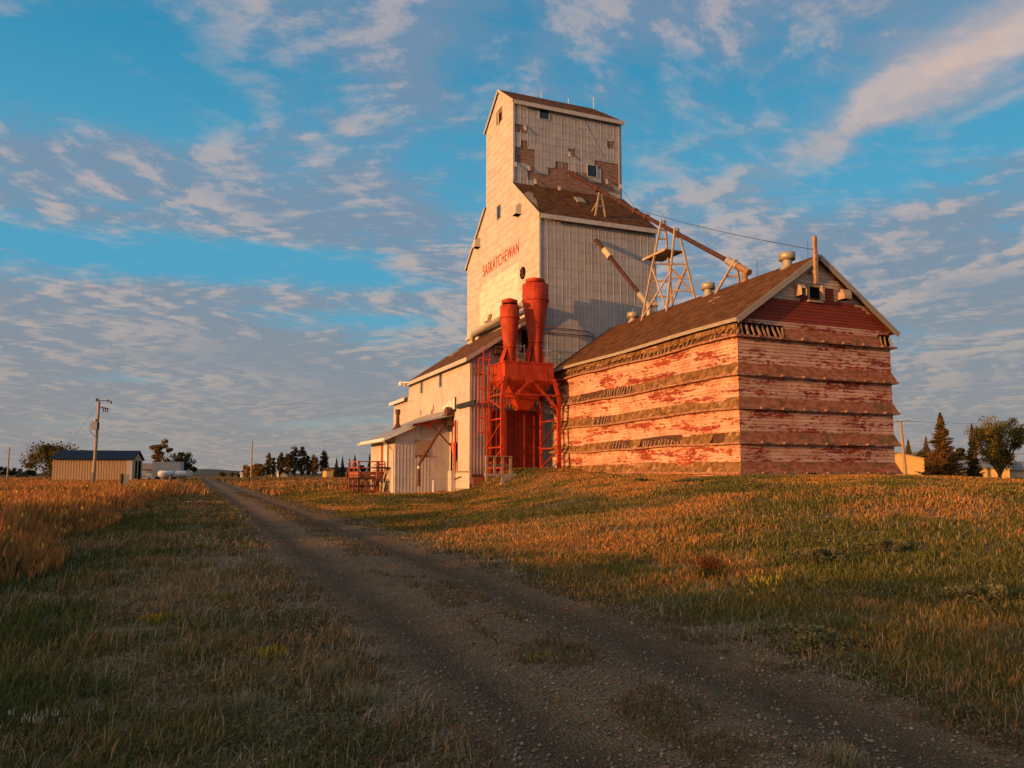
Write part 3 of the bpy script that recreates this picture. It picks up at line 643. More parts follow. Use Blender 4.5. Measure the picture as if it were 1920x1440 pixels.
b = MB(); b.box(p.x, q.x, OYS-.06, OYS-.036, q.z, p.z); pn = b.build('chipboard_panel', M['osb'], off)
b = MB(); b.box(p.x, q.x, OYS-.14, OYS-.06, q.z-.06, q.z); b.bar((p.x+.05, OYS-.1, q.z), (p.x+.05, OYS-.1, q.z-.2), .05); b.build('panel_ledge', M['rust'], pn)
p = ay_(793, 810, OYS); b = MB(); b.box(p.x-.12, p.x+.12, OYS-.07, OYS-.036, p.z-.28, p.z+.28); b.build('small_hatch', M['trim'], off)
p = ax_(717.5, 834, OX); q = ax_(728.5, 889, OX); dz = 2.0
pa_, pb2 = ax_(714.5, 834, OX), ax_(721, 834, OX)
b = MB(); b.box(OX-.03, OX-.012, pb2.y, pa_.y, q.z, p.z); dr = b.build('office_door', M['redwood'], off)
b = MB(); b.box(OX-.07, OX-.03, q.y+.1, pb2.y-.02, q.z, p.z+.1); b.build('open_screen_door', M['white'], dr); b = MB(); b.box(OX-.10, OX-.012, q.y, q.y+.08, q.z, p.z+.15); b.build('door_jamb', M['redwood'], dr)
b = MB(); b.box(OX-.06, OX-.032, p.y+.35, p.y+.75, p.z-1.3, p.z-.1); b.build('notice_board', M['white'], off)
b = MB()
for k, (u, w_, h_) in enumerate(((49.2, .12, 1.6), (50.0, .22, 1.7), (50.5, .18, 1.75), (51.2, .15, 1.6))): b.slab([(OX-.5, u, .35), (OX-.5, u+w_, .35), (OX-.06, u+w_, h_+.3), (OX-.06, u, h_+.3)], .03)
tag(b.build('leaning_boards', M['sleeve'], None, (OX-.3, 50.2, .4)), 'pale loose boards leaning on the office wall under the porch', 'boards')
b = MB(); b.box(OX-.9, OX-.1, 49.1, 50.0, 1.95, 2.05); b.tube([(OX-.5, 49.5, .4), (OX-.5, 49.5, 1.95)], .04, 6); b.box(OX-.8, OX-.2, 49.2, 49.9, 1.1, 1.15)
tag(b.build('steel_stand', M['black'], None, (OX-.5, 49.5, .4)), 'dark steel stand with two shelves beside the office corner', 'stand')

# loading spout with its bracing on the shed
ls = thing('loading_spout', 'rusty loading spout coming down diagonally from the shed wall over the chipboard panel', 'spout', (13.2, 47.4, .4))
p0 = ay_(850, 766, 47.2); p1 = ay_(787, 868, 47.2); p2 = ay_(785.5, 875, 47.2); p3 = ay_(785.5, 912, 47.2)
b = MB(); b.tube([p0, p1, p2, p3], .10, 10); b.build('spout_pipe', M['rust'], ls)
b = MB(); b.tube([ay_(786, 874, 47.2), ay_(785.5, 879, 47.2)], .13, 10); b.build('pipe_collar', M['galv'], ls)
b = MB(); b.bar(ay_(809, 796, 47.3), ay_(845, 836, 47.3), .07); b.build('steel_brace', M['rust'], ls)
b = MB(); g1 = ay_(775, 797, 47.35); g2 = ay_(850, 786, 47.35)
b.bar(g1, g2, .10, .14); b.slab([ay_(796, 796, 47.28), ay_(809, 793, 47.28), ay_(809, 806, 47.28)], .04); b.bar(ay_(833, 790, 47.3), ay_(851, 800, 47.3), .09); b.build('steel_beam', M['orange'], ls)
b = MB(); aw = [ay_(757, 798, 47.9), ay_(840, 779, 47.0), ay_(846, 782, 47.0), ay_(775, 798, 46.6)]
p = ay_(843, 773, 47.2); b = MB(); b.tube([(p.x-.25, 47.2, p.z), (p.x+.25, 47.2, p.z)], .34, 12); b.tube([(p.x, 47.2, p.z-.9), (p.x, 47.2, p.z)], .16, 8); b.box(p.x-.2, p.x+.3, 47.0, 47.4, p.z-.9, p.z-.6); b.build('pulley_head', M['rust'], ls)
aw = MB(); l0 = ay_(757, 798, 47.6); l1 = ay_(843, 780, 47.6)
aw.slab([(l0.x, 46.9, l0.z), (l1.x, 46.9, l1.z), (l1.x, 48.4, l1.z+.25), (l0.x, 48.4, l0.z+.1)], .03)
tag(aw.build('spout_awning', M['galv'], ls))

# ------------------------------------------------------------------ porch with steps
pd = thing('porch_deck', 'red stained wooden porch with railing and steps at the office door', 'porch', (10.6, 52.6, .4))
px0, px1 = 9.9, 11.65
a = ay_(683, 866, 52); 
def PZ(py, y=51): return ay_(700, py, y).z
dz = PZ(892); rz_ = PZ(866.5)
ya, yb = 50.5, 53.8
b = MB(); b.box(px0, px1, ya, yb, dz-.18, dz); b.build('deck', M['redwood'], pd)
for (x, y) in ((px0, ya), (px0, yb), (px1, ya), (px0, (ya+yb)/2), (px1, yb)):
    b = MB(); b.box(x-.06, x+.06, y-.06, y+.06, .3, rz_ if x < 11 or y < 51 else dz); b.build('post', M['redwood'], pd)
b = MB(); b.box(px0-.05, px0+.05, ya-.08, yb+.08, rz_, rz_+.08); b.box(px0, px1, ya-.05, ya+.05, rz_, rz_+.07); b.build('top_rail', M['redwood'], pd)
b = MB(); b.box(px0-.03, px0+.03, ya, yb, dz+.5, dz+.58); b.box(px0, px1, ya-.03, ya+.03, dz+.48, dz+.56); b.box(px0-.03, px0+.03, ya, yb, dz+.05, dz+.27); b.box(px0, px1, ya-.03, ya+.03, dz+.05, dz+.27); b.build('lower_rail', M['redwood'], pd)
b = MB()
for s_ in (0, 1):
    b.bar((px0+.05-0*s_, yb+.05+.0, dz-.05) if s_ else (px1-.5, yb+.05, dz-.05), (px0+.05, yb+1.9, .4) if s_ else (px1-.5, yb+1.9, .4), .05, .2)
b.build('stringer', M['redwood'], pd)
n = 6
for k in range(n):
    f = (k+.7)/n; b = MB(); b.box(px0, px1-.45, yb+.1+f*1.75-.14, yb+.1+f*1.75+.14, dz-f*(dz-.45)-.04, dz-f*(dz-.45)); b.build('step', M['redwood'], pd)
b = MB(); b.bar((px0, yb, rz_), (px0, yb+1.9, rz_-1.5), .06, .09); b.bar((px0, yb+1.85, .35), (px0, yb+1.85, rz_-1.5), .08); b.build('stair_rail', M['redwood'], pd)
# side steps visible below the deck, towards the track
b = MB()
tag_ = None
st = thing('open_steps', 'narrow open tread steps with red rails in front of the porch deck', 'steps', (9.5, 50.6, .4))
sxa = ay_(681, 900, 49.6).x; sxb = ay_(702, 900, 49.6).x
for (xx, ya_) in ((sxa, 49.6), (sxb, 49.6)):
    b = MB(); b.bar((xx, 49.3, .35), (xx+.3, 50.3, dz-.1), .05, .16); b.build('stringer', M['redwood'], st)
for k in range(6):
    f = k/6; b = MB(); b.box(sxa+.3*f, sxb+.3*f, 49.3+f-.08, 49.3+f+.14, .55+(dz-.7)*f, .59+(dz-.7)*f); b.build('step', M['redwood'], st)
b = MB(); b.box(sxb+.25, sxb+.45, 50.1, 50.3, .3, PZ(866)); b.build('post', M['redwood'], st)
# rusty workbench frame with hanging hose
rb = thing('rusty_rack', 'long rusty pipe rack standing in the grass beside the porch steps', 'rack', (8.6, 50, .4))
rx0, rx1 = ay_(655, 900, 49.5).x, ay_(703, 900, 49.5).x; rzt = ay_(660, 897, 49.5).z; gz_ = .36
for x in (rx0, rx0+.42, rx1-.5, rx1):
    for y in ((49.5, 50.3) if x in (rx0, rx1) else (49.5,)):
        b = MB(); b.tube([(x, y, gz_-.05), (x, y, rzt)], .035, 6); b.build('leg', M['rust'], rb)
b = MB(); b.bar((rx0, 49.5, rzt), (rx1, 49.5, rzt), .06, .12); b.bar((rx0, 50.3, rzt), (rx1, 50.3, rzt), .06, .12); b.bar((rx0, 49.5, rzt), (rx0, 50.3, rzt), .05); b.bar((rx1, 49.5, rzt), (rx1, 50.3, rzt), .05); b.build('top_frame', M['rust'], rb)
b = MB(); b.bar((rx0, 49.5, rzt*.55+.1), (rx1, 49.5, rzt*.55+.1), .05, .12); b.bar((rx0+.4, 50.3, rzt*.55+.1), (rx1, 50.3, rzt*.55+.1), .05, .1); b.build('lower_bar', M['rust'], rb)
hp = []
for k in range(22):
    a = -2.3+k/21*4.6
    hp.append((rx0+.65+.62*math.sin(a)*(.9 if a < 0 else 1.2), 49.38-.02*k*0, rzt-.55+.75*math.cos(a)*(1.0 if math.cos(a) > 0 else 1.2)))
hp = [(rx0+1.15, 49.3, gz_), (rx0+.75, 49.36, gz_+.25)]+[(rx0+.7-.45*math.cos(a), 49.38, rzt-.75+.8*math.sin(a)) for a in np.linspace(-.4, math.pi*.62, 12)]+[(rx0+1.15, 49.40, rzt-.2), (rx0+1.4, 49.42, rzt-.9), (rx0+1.55, 49.4, gz_+.05)]
b = MB(); b.tube(hp, .028, 6); tag(b.build('hanging_hose', M['black'], None, (rx0+.8, 49.4, .4)), 'black rubber hose looped over the rusty pipe rack', 'hose')
p = az_(805, 923, .40); b = MB(); b.tube([(14.0, 47.2, .3), (14.0, 47.2, 1.15)], .06, 8); b.lathe(14.0, 47.2, [(1.15, .07), (1.2, .05), (1.22, 0)], 8)
tag(b.build('short_post', M['white'], None, (14.0, 47.2, .3)), 'short pale pipe standing in the grass before the office wall', 'post')

# ------------------------------------------------------------------ dust collector
dc = thing('dust_collector', 'orange steel dust collector with two cyclones above a square hopper on braced legs', 'dust collector', (18, 42.2, 1.8))
YF, YB = 41.0, 43.45
def f_(px, py): return ay_(px, py, YF)
def bk(px, py): return ay_(px, py, YB)
zb0 = 1.7
fl = f_(942, 740); fr_ = f_(1047.5, 745)
htl = ay_(946.7, 676.2, YF+.15); htr = ay_(1038.3, 680.4, YF+.15); zht = htl.z; zhb = ay_(947.3, 709.5, YF+.15).z
hx0, hx1 = htl.x, htr.x; hy0 = YF+.15; hy1 = YB-.1
for nm, (x, y) in {'fl': (fl.x, YF), 'fr': (fr_.x, YF), 'bl': (bk(915, 800).x, YB), 'br': (bk(1014.5, 800).x, YB)}.items():
    tx = hx0 if nm[1] == 'l' else hx1; ty = hy0 if nm[0] == 'f' else hy1; zk = fl.z
    b = MB(); w = .22 if nm[0] == 'f' else .16
    b.bar((x, y, zb0-.3), (x, y, zk), w, w*.8, up=(0, 1, 0)); b.bar((x, y, zk-.05), (tx, ty, zhb+.1), w*.9, w*.75, up=(0, 1, 0))
    b.box(x-.16, x+.16, y-.13, y+.13, ay_(942, 836, YF).z-.02, ay_(942, 836, YF).z+.03); b.box(x-.17, x+.17, y-.17, y+.17, zb0-.02, zb0+.04)
    b.build('leg', M['orange'], dc)
hop = MB(); hop.box(hx0, hx1, hy0, hy1, zhb, zht); hcx, hcy = (hx0+hx1)/2, (hy0+hy1)/2
hop.box(hx0-.05, hx1+.05, hy0-.05, hy1+.05, zht-.08, zht+.01); hop.box(hx0-.04, hx1+.04, hy0-.04, hy1+.04, zhb-.04, zhb+.06)
zm = ay_(985, 748, 42).z; zbt = ay_(985, 769, 42).z
def frus(mb, a, b_, za, zb_):
    vs = [(hcx+sx*a*(1 if 1 else 1), hcy+sy*a*.75, za) for sx, sy in ((-1, -1), (1, -1), (1, 1), (-1, 1))]+[(hcx+sx*b_, hcy+sy*b_*.75, zb_) for sx, sy in ((-1, -1), (1, -1), (1, 1), (-1, 1))]
    mb.add(vs, [(0, 1, 5, 4), (1, 2, 6, 5), (2, 3, 7, 6), (3, 0, 4, 7), (3, 2, 1, 0)])
hop.build('hopper_box', M['orange'], dc)
hop = MB(); frus(hop, .74, (hx1-hx0)/2, zm, zhb-.04); frus(hop, .33, .74, zbt, zm); hop.box(hcx-.77, hcx+.77, hcy-.58, hcy+.58, zm-.03, zm+.03); hop.build('hopper_cone', M['orange'], dc)
gz2 = zb0+.1
br = []
ct = ((hx0+hx1)/2+.05, YF+.02, zhb)
zkn = f_(942, 766).z; zh = f_(942, 738).z
br += [((fl.x, YF-.03, zkn), ct, .15), ((fr_.x, YF-.03, zkn), ct, .15), ((fl.x, YF-.08, zh), (fr_.x, YF-.08, zh), .11)]
blx, brx = bk(915, 800).x, bk(1014.5, 800).x
z_a, z_b, z_c = f_(942, 784).z, f_(942, 838).z, f_(942, 877).z
for (xa, xb_) in ((fl.x, blx), (fr_.x, brx)):
    br += [((xa, YF, zh), (xb_, YB, zh), .09), ((xa, YF, zhb-.2), (xb_, YB, zh+.05), .09), ((xa, YF, z_a+.5), (xb_, YB, zh), .08), ((xa, YF, z_a), (xb_, YB, z_a), .09), ((xa, YF, z_a-.1), (xb_, YB, z_b+.2), .08),
           ((xa, YF, z_b), (xb_, YB, z_b), .09), ((xa, YF, z_b-.1), (xb_, YB, z_c), .08), ((xa, YF, z_c), (xb_, YB, z_c), .09)]
br += [((blx, YB, zh), (brx, YB, zh), .09), ((blx, YB, z_a+.3), (hcx, YB, zhb), .09), ((brx, YB, z_a+.3), (hcx, YB, zhb), .09)]
for p, q, w in br:
    b = MB(); b.bar(p, q, w, w*.8); b.build('brace', M['orange'], dc)
b = MB(); b.slab([f_(983, 710)+Vector((0, -.06, 0)), f_(1003, 711)+Vector((0, -.06, 0)), f_(1000, 718)+Vector((0, -.06, 0)), f_(987, 718)+Vector((0, -.06, 0))], .03); b.build('gusset_plate', M['orange'], dc)
def cyclone(pxl, pxr, y, pyc0, pyc1, pyt, pym, pyn, pyb, pnl, pnr, capl, capr, nm):
    a = ay_(pxl, pyt, y); c = ay_(pxr, pyt, y); cx = (a.x+c.x)/2; r = (c.x-a.x)/2*.93
    Z = lambda py: ay_((pxl+pxr)/2, py, y-r*.5).z
    n1_ = ay_(pnl, pyn, y); n2_ = ay_(pnr, pyn, y); rn = (n2_.x-n1_.x)/2*.95
    rc = (ay_(capr, pyc0, y).x-ay_(capl, pyc0, y).x)/2
    m = MB(); m.lathe(cx, y, [(Z(pyb), rn*.92), (Z(pyn), rn), (Z(pym), r), (Z(pyt), r), (Z(pyt)+.02, .6*r)], 28)
    m.lathe(cx, y, [(Z(pym)-.03, r+.01), (Z(pym)-.03, r+.05), (Z(pym)+.03, r+.05), (Z(pym)+.03, r+.01)], 28)
    m.lathe(cx, y, [(Z(pyn)-.03, rn+.01), (Z(pyn)-.03, rn+.06), (Z(pyn)+.03, rn+.06), (Z(pyn)+.03, rn+.01)], 28)
    cy = m.build('cyclone', M['orange'], dc)
    m = MB(); m.cm = 1; m.lathe(cx, y, [(Z(pyt), rc*.62), (Z(pyc1)+.2, rc*.62)], 24); m.cm = 0; m.lathe(cx, y, [(Z(pyc1)+.10, rc*.5), (Z(pyc1)+.02, rc*1.0), (Z(pyc0)-.02, rc), (Z(pyc0)+.16, 0)], 24); m.build('rain_cap', [M['orange'], M['black']], cy)  # neck coloured black to stand in for the shadow under the cap
    for k in range(4):
        an = math.pi/4+k*math.pi/2; m = MB(); dx, dy = math.cos(an), math.sin(an)
        m.slab([(cx+dx*rn*.9, y+dy*rn*.9, Z(pyn)-.03), (cx+dx*rn*.9, y+dy*rn*.9, zht), (cx+dx*rn*1.75, y+dy*rn*1.3, zht)], .03)
        w_ = 1; m.build('support_fin', M['orange'], cy)
    m = MB()
    for (sx, sy) in ((-1, -1), (1, -1), (1, 1), (-1, 1)): pass
    q = [(cx-rn*1.7, y-rn*1.2), (cx+rn*1.7, y-rn*1.2), (cx+rn*1.7, y+rn*1.2), (cx-rn*1.7, y+rn*1.2)]; t_ = [(cx-rn*.8, y-rn*.8), (cx+rn*.8, y-rn*.8), (cx+rn*.8, y+rn*.8), (cx-rn*.8, y+rn*.8)]
    m.add([(q[0][0], q[0][1], zht), (q[1][0], q[1][1], zht), (q[2][0], q[2][1], zht), (q[3][0], q[3][1], zht)]+[(a_, b_, Z(pyn)-.1) for a_, b_ in t_], [(3, 0, 4, 7)])
    m.build('support_plate', M['orange'], cy)
    return cx, r, Z
cyc1 = cyclone(937.5, 973.5, 42.3, 561, 569, 572, 595, 650, 677, 943.5, 965.5, 941.5, 969.5, 'small')
cyc2 = cyclone(979.5, 1027.5, 42.55, 521, 529, 531, 562, 640, 679, 993, 1017.5, 986, 1019, 'large')
# duct from the shed roof over to the cyclones
b = MB(); d0 = at(886, 645, 0, 18.9); d1 = ax_(886, 628, X0-.55); dts = [ax_(885.5, 642, X0-.55), ax_(886, 632, X0-.55), ax_(889, 626, X0-.6), ax_(935, 600, X0-.6), ax_(979, 571, X0-.75), Vector((cyc2[0]-.3, 42.6, ay_(985, 570, 42.5).z))]
b.tube(dts, .21, 12); b.build('dust_duct', M['galv'], dc)
b = MB(); b.lathe(dts[0].x, dts[0].y, [(dts[0].z-.5, .45), (dts[0].z, .22)], 12); b.build('duct_flashing', M['galv'], dc)
lad = MB(); lx = bk(921, 700).x; ly = YB-.5
lb, ltp = bk(921, 818).z, bk(921, 655).z
for s_ in (-.2, .2): lad.tube([(blx-.28+s_, ly, lb), (blx-.28+s_, ly, ltp-.3*(s_ > 0))], .028, 6)
z = lb
while z < ltp-.4: lad.tube([(blx-.48, ly, z), (blx-.08, ly, z)], .016, 5); z += .3
lo = lad.build('ladder', M['orange'], dc)
cg = MB(); lcx, lcy = blx-.34, ly-.15
cz0, cz1 = bk(905, 812).z, bk(905, 676).z
hz_ = np.linspace(cz0, cz1, 6)
for z in hz_: cg.tube([(lcx+.42*math.cos(a)-.12, lcy-.05+.42*math.sin(a), z) for a in np.linspace(0, 2*math.pi, 13)], .024, 5, cap=False)
for a in (math.pi, math.pi*.72, math.pi*1.28, math.pi*1.55): cg.tube([(lcx+.42*math.cos(a)-.12, lcy-.05+.42*math.sin(a), cz0), (lcx+.42*math.cos(a)-.12, lcy-.05+.42*math.sin(a), cz1)], .022, 5)
cg.build('safety_cage', M['orange'], lo)
b = MB()
for k in range(2):
    x_ = ay_(970+14*k, 650, 42.7).x; b.tube([(x_, 42.75, zht), (x_, 42.75, ay_(971, 645, 42.7).z)], .04, 6)
for k in range(3): z = zht+.3+k*.45; b.tube([(ay_(970, 650, 42.7).x, 42.75, z), (ay_(984, 650, 42.7).x, 42.75, z)], .04, 6)
b.build('step_frame', M['sleeve'], dc)

# walkway and rails between the tower and the annex
wk = thing('walkway', 'grey steel walkway with railing in front of the elevator wall behind the annex roof', 'walkway', (20.8, 43.6, 7))
wx0, wx1 = hx1+.1, ay_(1080, 690, 43.7).x+1.5; wz = ay_(1040, 692, 43.6).z; wt = ay_(1040, 660, 43.6).z
b = MB(); b.box(wx0, wx1, 43.35, 43.95, wz-.1, wz); b.build('deck', M['trim'], wk)
for x in np.linspace(wx0+.1, wx1-.1, 4): b = MB(); b.box(x-.04, x+.04, 43.36, 43.44, wz, wt); b.build('post', M['trim'], wk)
for z in (wt, (wt+wz)/2+.05): b = MB(); b.box(wx0, wx1, 43.33, 43.40, z-.04, z+.06); b.build('rail', M['trim'], wk)
hr = MB()
for py, qx in ((612, 1104), (622, 1106)):
    a = ay_(1020, py, 43.8); c = ay_(qx, py+10-(py > 615)*2, 43.8); e = ay_(1116-(py > 615)*1, 640, 43.8); c2 = ay_(1112, 628 if py < 615 else 633, 43.8)
    hr.tube([(a.x, 43.98, a.z), a, c, c2, (e.x, 43.8, e.z-1.2)], .035, 6)
tag(hr.build('conduit_pipe', M['rust'], None, (22, 43.8, 9)), 'pair of thin dark pipes bending down the grey wall above the annex roof', 'pipe')

# ramp railing and concrete
rr = thing('ramp_railing', 'weathered timber railing with four posts before the orange legs', 'railing', (15.9, 40.2, 1.4))
RY = 40.2
zt_ = ay_(930, 856.5, RY).z
for px, pb in ((912.5, 892), (927, 893), (942, 897), (957, 893)):
    p = ay_(px, pb, RY); b = MB(); b.box(p.x-.07, p.x+.07, RY-.07, RY+.07, p.z-.3, zt_); b.build('post', M['stud'], rr)
pa, pb_ = ay_(910, 858, RY).x, ay_(960, 858, RY).x
b = MB(); b.box(pa, pb_, RY-.12, RY+.12, zt_, zt_+.05); b.build('cap_board', M['stud'], rr)
b = MB(); b.box(pa+.1, pb_+.05, RY+.07, RY+.12, zt_-.28, zt_-.04); b.build('upper_board', M['orange'], rr)
z_ = ay_(930, 873, RY).z; b = MB(); b.box(pa+.1, pb_+.05, RY+.07, RY+.12, z_-.09, z_+.09); b.build('middle_board', M['stud'], rr)
cw = MB(); A_ = ay_(911, 886, RY-.15); B_ = ay_(964, 889, RY-.15); C_ = ay_(932, 913, RY-.15)
cw.box(A_.x+.95, B_.x+.2, RY-.12, RY+.22, .3, ay_(930, 888, RY).z); cw.box(A_.x, A_.x+.95, RY-.1, RY+.15, ay_(920, 893, RY).z, ay_(930, 888, RY).z); pass
tag(cw.build('retaining_wall', M['concrete'], None, (16.2, RY, .8)), 'pale concrete retaining wall under the timber railing', 'wall')

# ------------------------------------------------------------------ annex
AX0, AX1, AY0, AY1 = 20.58, 29.10, 25.51, 43.22; AM = (AX0+AX1)/2
AE, AR = 8.07, 11.02; AB = 1.15
ann = thing('grain_annex', 'wooden gable roofed grain annex with flaking pink and red siding and flared broken skirts', 'grain annex', (AM, 34.4, 1.5))
def bulge(y, z): return .05*math.sin(y*.55+z*.9)+.03*math.sin(y*1.3-z*1.7)+.02*math.sin(y*2.9+z)
def sag(y, z): return .035*math.sin(y*.42+z*.5)+.02*math.sin(y*1.1+z*2)
b = MB(); BH = .14
zz = AB; rows = []
while zz < AE+.02: rows.append(zz); zz += BH
NS = 40
ysn = np.linspace(AY1, AY0, NS)
rnd = random.Random(5)
for z0 in rows:
    z1_ = min(z0+BH, AE+.02)
    # board lengths with their own tint
    cut = set(); y = AY1-rnd.uniform(1, 4)
    tints = []
    cur = rnd.uniform(.86, 1.1); nb = rnd.randint(4, 10)
    for i in range(NS-1):
        if i % nb == 0: cur = rnd.uniform(.84, 1.12); nb = rnd.randint(5, 11)
        ya, yb = ysn[i], ysn[i+1]
        b.cc = (cur, cur*rnd.uniform(.97, 1), cur*.98)
        fa = sstep(AY0, AY0+1.2, ya); fb = sstep(AY0, AY0+1.2, yb)
        def P(y, z, o, f): return (AX0-o-bulge(y, z)*f, y, z+sag(y, z)*f)
        b.add([P(ya, z0, .030, fa), P(yb, z0, .030, fb), P(yb, z1_, .0, fb), P(ya, z1_, .0, fa)], [(0, 1, 2, 3)])
        b.add([P(ya, z0, .0, fa), P(yb, z0, .0, fb), P(yb, z0, .030, fb), P(ya, z0, .030, fa)], [(0, 1, 2, 3)])
    nseg = rnd.randint(3, 5); cuts = sorted([AX0]+[rnd.uniform(AX0+1, AX1-1) for _ in range(nseg-1)]+[AX1])
    for xa, xb_ in zip(cuts, cuts[1:]):
        c_ = rnd.uniform(.84, 1.1); b.cc = (c_, c_, c_)
        b.add([(xa, AY0-.028, z0), (xb_, AY0-.028, z0), (xb_, AY0, z1_), (xa, AY0, z1_)], [(0, 1, 2, 3)])
        b.add([(xa, AY0, z0), (xb_, AY0, z0), (xb_, AY0-.028, z0), (xa, AY0-.028, z0)], [(3, 2, 1, 0)])
    b.cc = (1, 1, 1)
b.cc = (1, 1, 1)
b.add([(AX1, AY0, AB), (AX1, AY1, AB), (AX1, AY1, AE), (AX1, AY0, AE)], [(0, 1, 2, 3)])
b.add([(AX0, AY1, AB), (AX1, AY1, AB), (AX1, AY1, AE), (AM, AY1, AR), (AX0, AY1, AE)], [(4, 3, 2, 1, 0)])
b.build('siding_wall', M['siding'], ann)
# gable boards: dark red below, grey beige above and to the right
b = MB()
def gy(px, py): return ay_(px, py, AY0)
zz = AE+.02
rnd = random.Random(9)
zr0 = gy(1383, 600).z
z5 = lambda a, c: (1360+a/5.333, 430+c/5.333)
redtop = gy(*z5(500, 680)).z; hoodtop = gy(*z5(900, 570)).z
while zz < AR-.05:
    z1_ = min(zz+BH, AR-.06); xa0 = AX0+(zz-AE)/(AR-AE)*(AM-AX0); xb0 = AX1-(zz-AE)/(AR-AE)*(AX1-AM)
    xa1 = AX0+(z1_-AE)/(AR-AE)*(AM-AX0); xb1 = AX1-(z1_-AE)/(AR-AE)*(AX1-AM)
    zc_ = (zz+z1_)/2
    rl = gy(*z5(1660, 975)); rt = gy(*z5(1300, 760))
    if zc_ < redtop+.0: ra = xa0; 
    elif zc_ < hoodtop: ra = gy(*z5(740, 600)).x
    else: ra = 1e9
    if zc_ < hoodtop: 
        t_ = (zc_-rl.z)/(rt.z-rl.z); rb_ = min(xb0, rl.x+(rt.x-rl.x)*max(0, t_)+rnd.uniform(-.15, .15)) if t_ < 1 else gy(*z5(1080, 600)).x
    else: rb_ = -1e9
    segs = []
    if ra < rb_:
        if ra > xa0+.05: segs.append((xa0, xa1, ra, ra, 1))
        else: ra = xa0
        top_a = xa1 if ra == xa0 else ra
        if rb_ < xb0-.1: segs += [(ra, top_a, rb_, rb_, 0), (rb_, rb_, xb0, xb1, 1)]
        else: segs.append((ra, top_a, xb0, xb1, 0))
    else: segs.append((xa0, xa1, xb0, xb1, 1))
    for (a0, a1_, b0_, b1_, mi) in segs:
        if b1_-a1_ < .02: continue
        mm = mi
        if zc_ < gy(1383, 603).z+.16: mm = 2
        b.cm = mm; c_ = rnd.uniform(.88, 1.1); b.cc = (c_, c_, c_)
        b.add([(a0, AY0-.022, zz), (b0_, AY0-.022, zz), (b1_, AY0, z1_), (a1_, AY0, z1_)], [(0, 1, 2, 3)])
        b.add([(a0, AY0, zz), (b0_, AY0, zz), (b0_, AY0-.022, zz), (a0, AY0-.022, zz)], [(3, 2, 1, 0)])
    zz = z1_ if z1_ > zz else AR
b.cc = (1, 1, 1)
b.build('gable_boards', [M['redside'], M['paleside'], M['beltside']], ann)
# roof
b = MB(); ov = .22; rsl = (AR-AE)/(AM-AX0)
NR = 24; yy = np.linspace(AY1+.1, AY0-.28, NR+1)
for i in range(NR):
    ya, yb = yy[i], yy[i+1]
    sa, sb = .05*math.sin(ya*.5), .05*math.sin(yb*.5)
    b.slab([(AX0-ov, yb, AE-ov*rsl+.10+sb*.6), (AM, yb, AR+.12+sb*.3), (AM, ya, AR+.12+sa*.3), (AX0-ov, ya, AE-ov*rsl+.10+sa*.6)], .10)
b.slab([(AM, AY0-.28, AR+.12), (AX1+ov, AY0-.28, AE-ov*rsl+.10), (AX1+ov, AY1+.1, AE-ov*rsl+.10), (AM, AY1+.1, AR+.12)], .10)
arf = b.build('roof', M['roof'], ann)
b = MB()
for i in range(NR):
    ya, yb = yy[i], yy[i+1]; sa, sb = .03*math.sin(ya*.5), .03*math.sin(yb*.5)
    b.slab([(AX0-ov-.05, ya, AE-ov*rsl-.05+sa), (AX0-ov-.05, yb, AE-ov*rsl-.05+sb), (AX0-ov-.05, yb, AE-ov*rsl+.11+sb), (AX0-ov-.05, ya, AE-ov*rsl+.11+sa)], .03)
b.build('eave_fascia', M['oldtrim'], ann)
b = MB()
for s_, xe in ((-1, AX0-ov-.04), (1, AX1+ov+.04)): b = MB(); b.bar((xe, AY0-.31, AE-ov*rsl-.02), (AM, AY0-.31, AR+.03), .04, .24, up=(0, 0, 1)); b.build('rake_board', M['oldtrim'], ann)
# skirts, ledges and exposed lath
LV = [(7.27, 1), (5.66, 2), (4.27, 3), (2.84, 4), (1.60, 5)]
def yx(px, z=5): return ax_(px, 700, AX0-.12).y
MISS = {1: [(1060, 1386)], 2: [(1088, 1182)], 3: [(1110, 1143)], 4: [(1144, 1180), (1199, 1276), (1329, 1351)], 5: []}
FH, FO = .52, .20
nst = 0
rnd = random.Random(17)
def lathx(y, zl, h, tilt, wd, px_=None):
    global nst
    if nst >= 97: return
    nst += 1; b = MB(); k = rnd.uniform(.7, 1.05)
    b.slab([(AX0-.03, y-wd, zl+h), (AX0-.03, y+wd, zl+h), (AX0-FO*k, y+wd+tilt, zl+.05), (AX0-FO*k, y-wd+tilt, zl+.05)], .04)
    b.build('lath', M['stud'], ann)
def lathy(x, zl, h, tilt, wd):
    global nst
    nst += 1; b = MB()
    b.slab([(x-wd, AY0-.03, zl+h), (x-wd+tilt, AY0-FO, zl+.05), (x+wd+tilt, AY0-FO, zl+.05), (x+wd, AY0-.03, zl+h)], .05)
    b.build('lath', M['stud'], ann)
SK = MB()
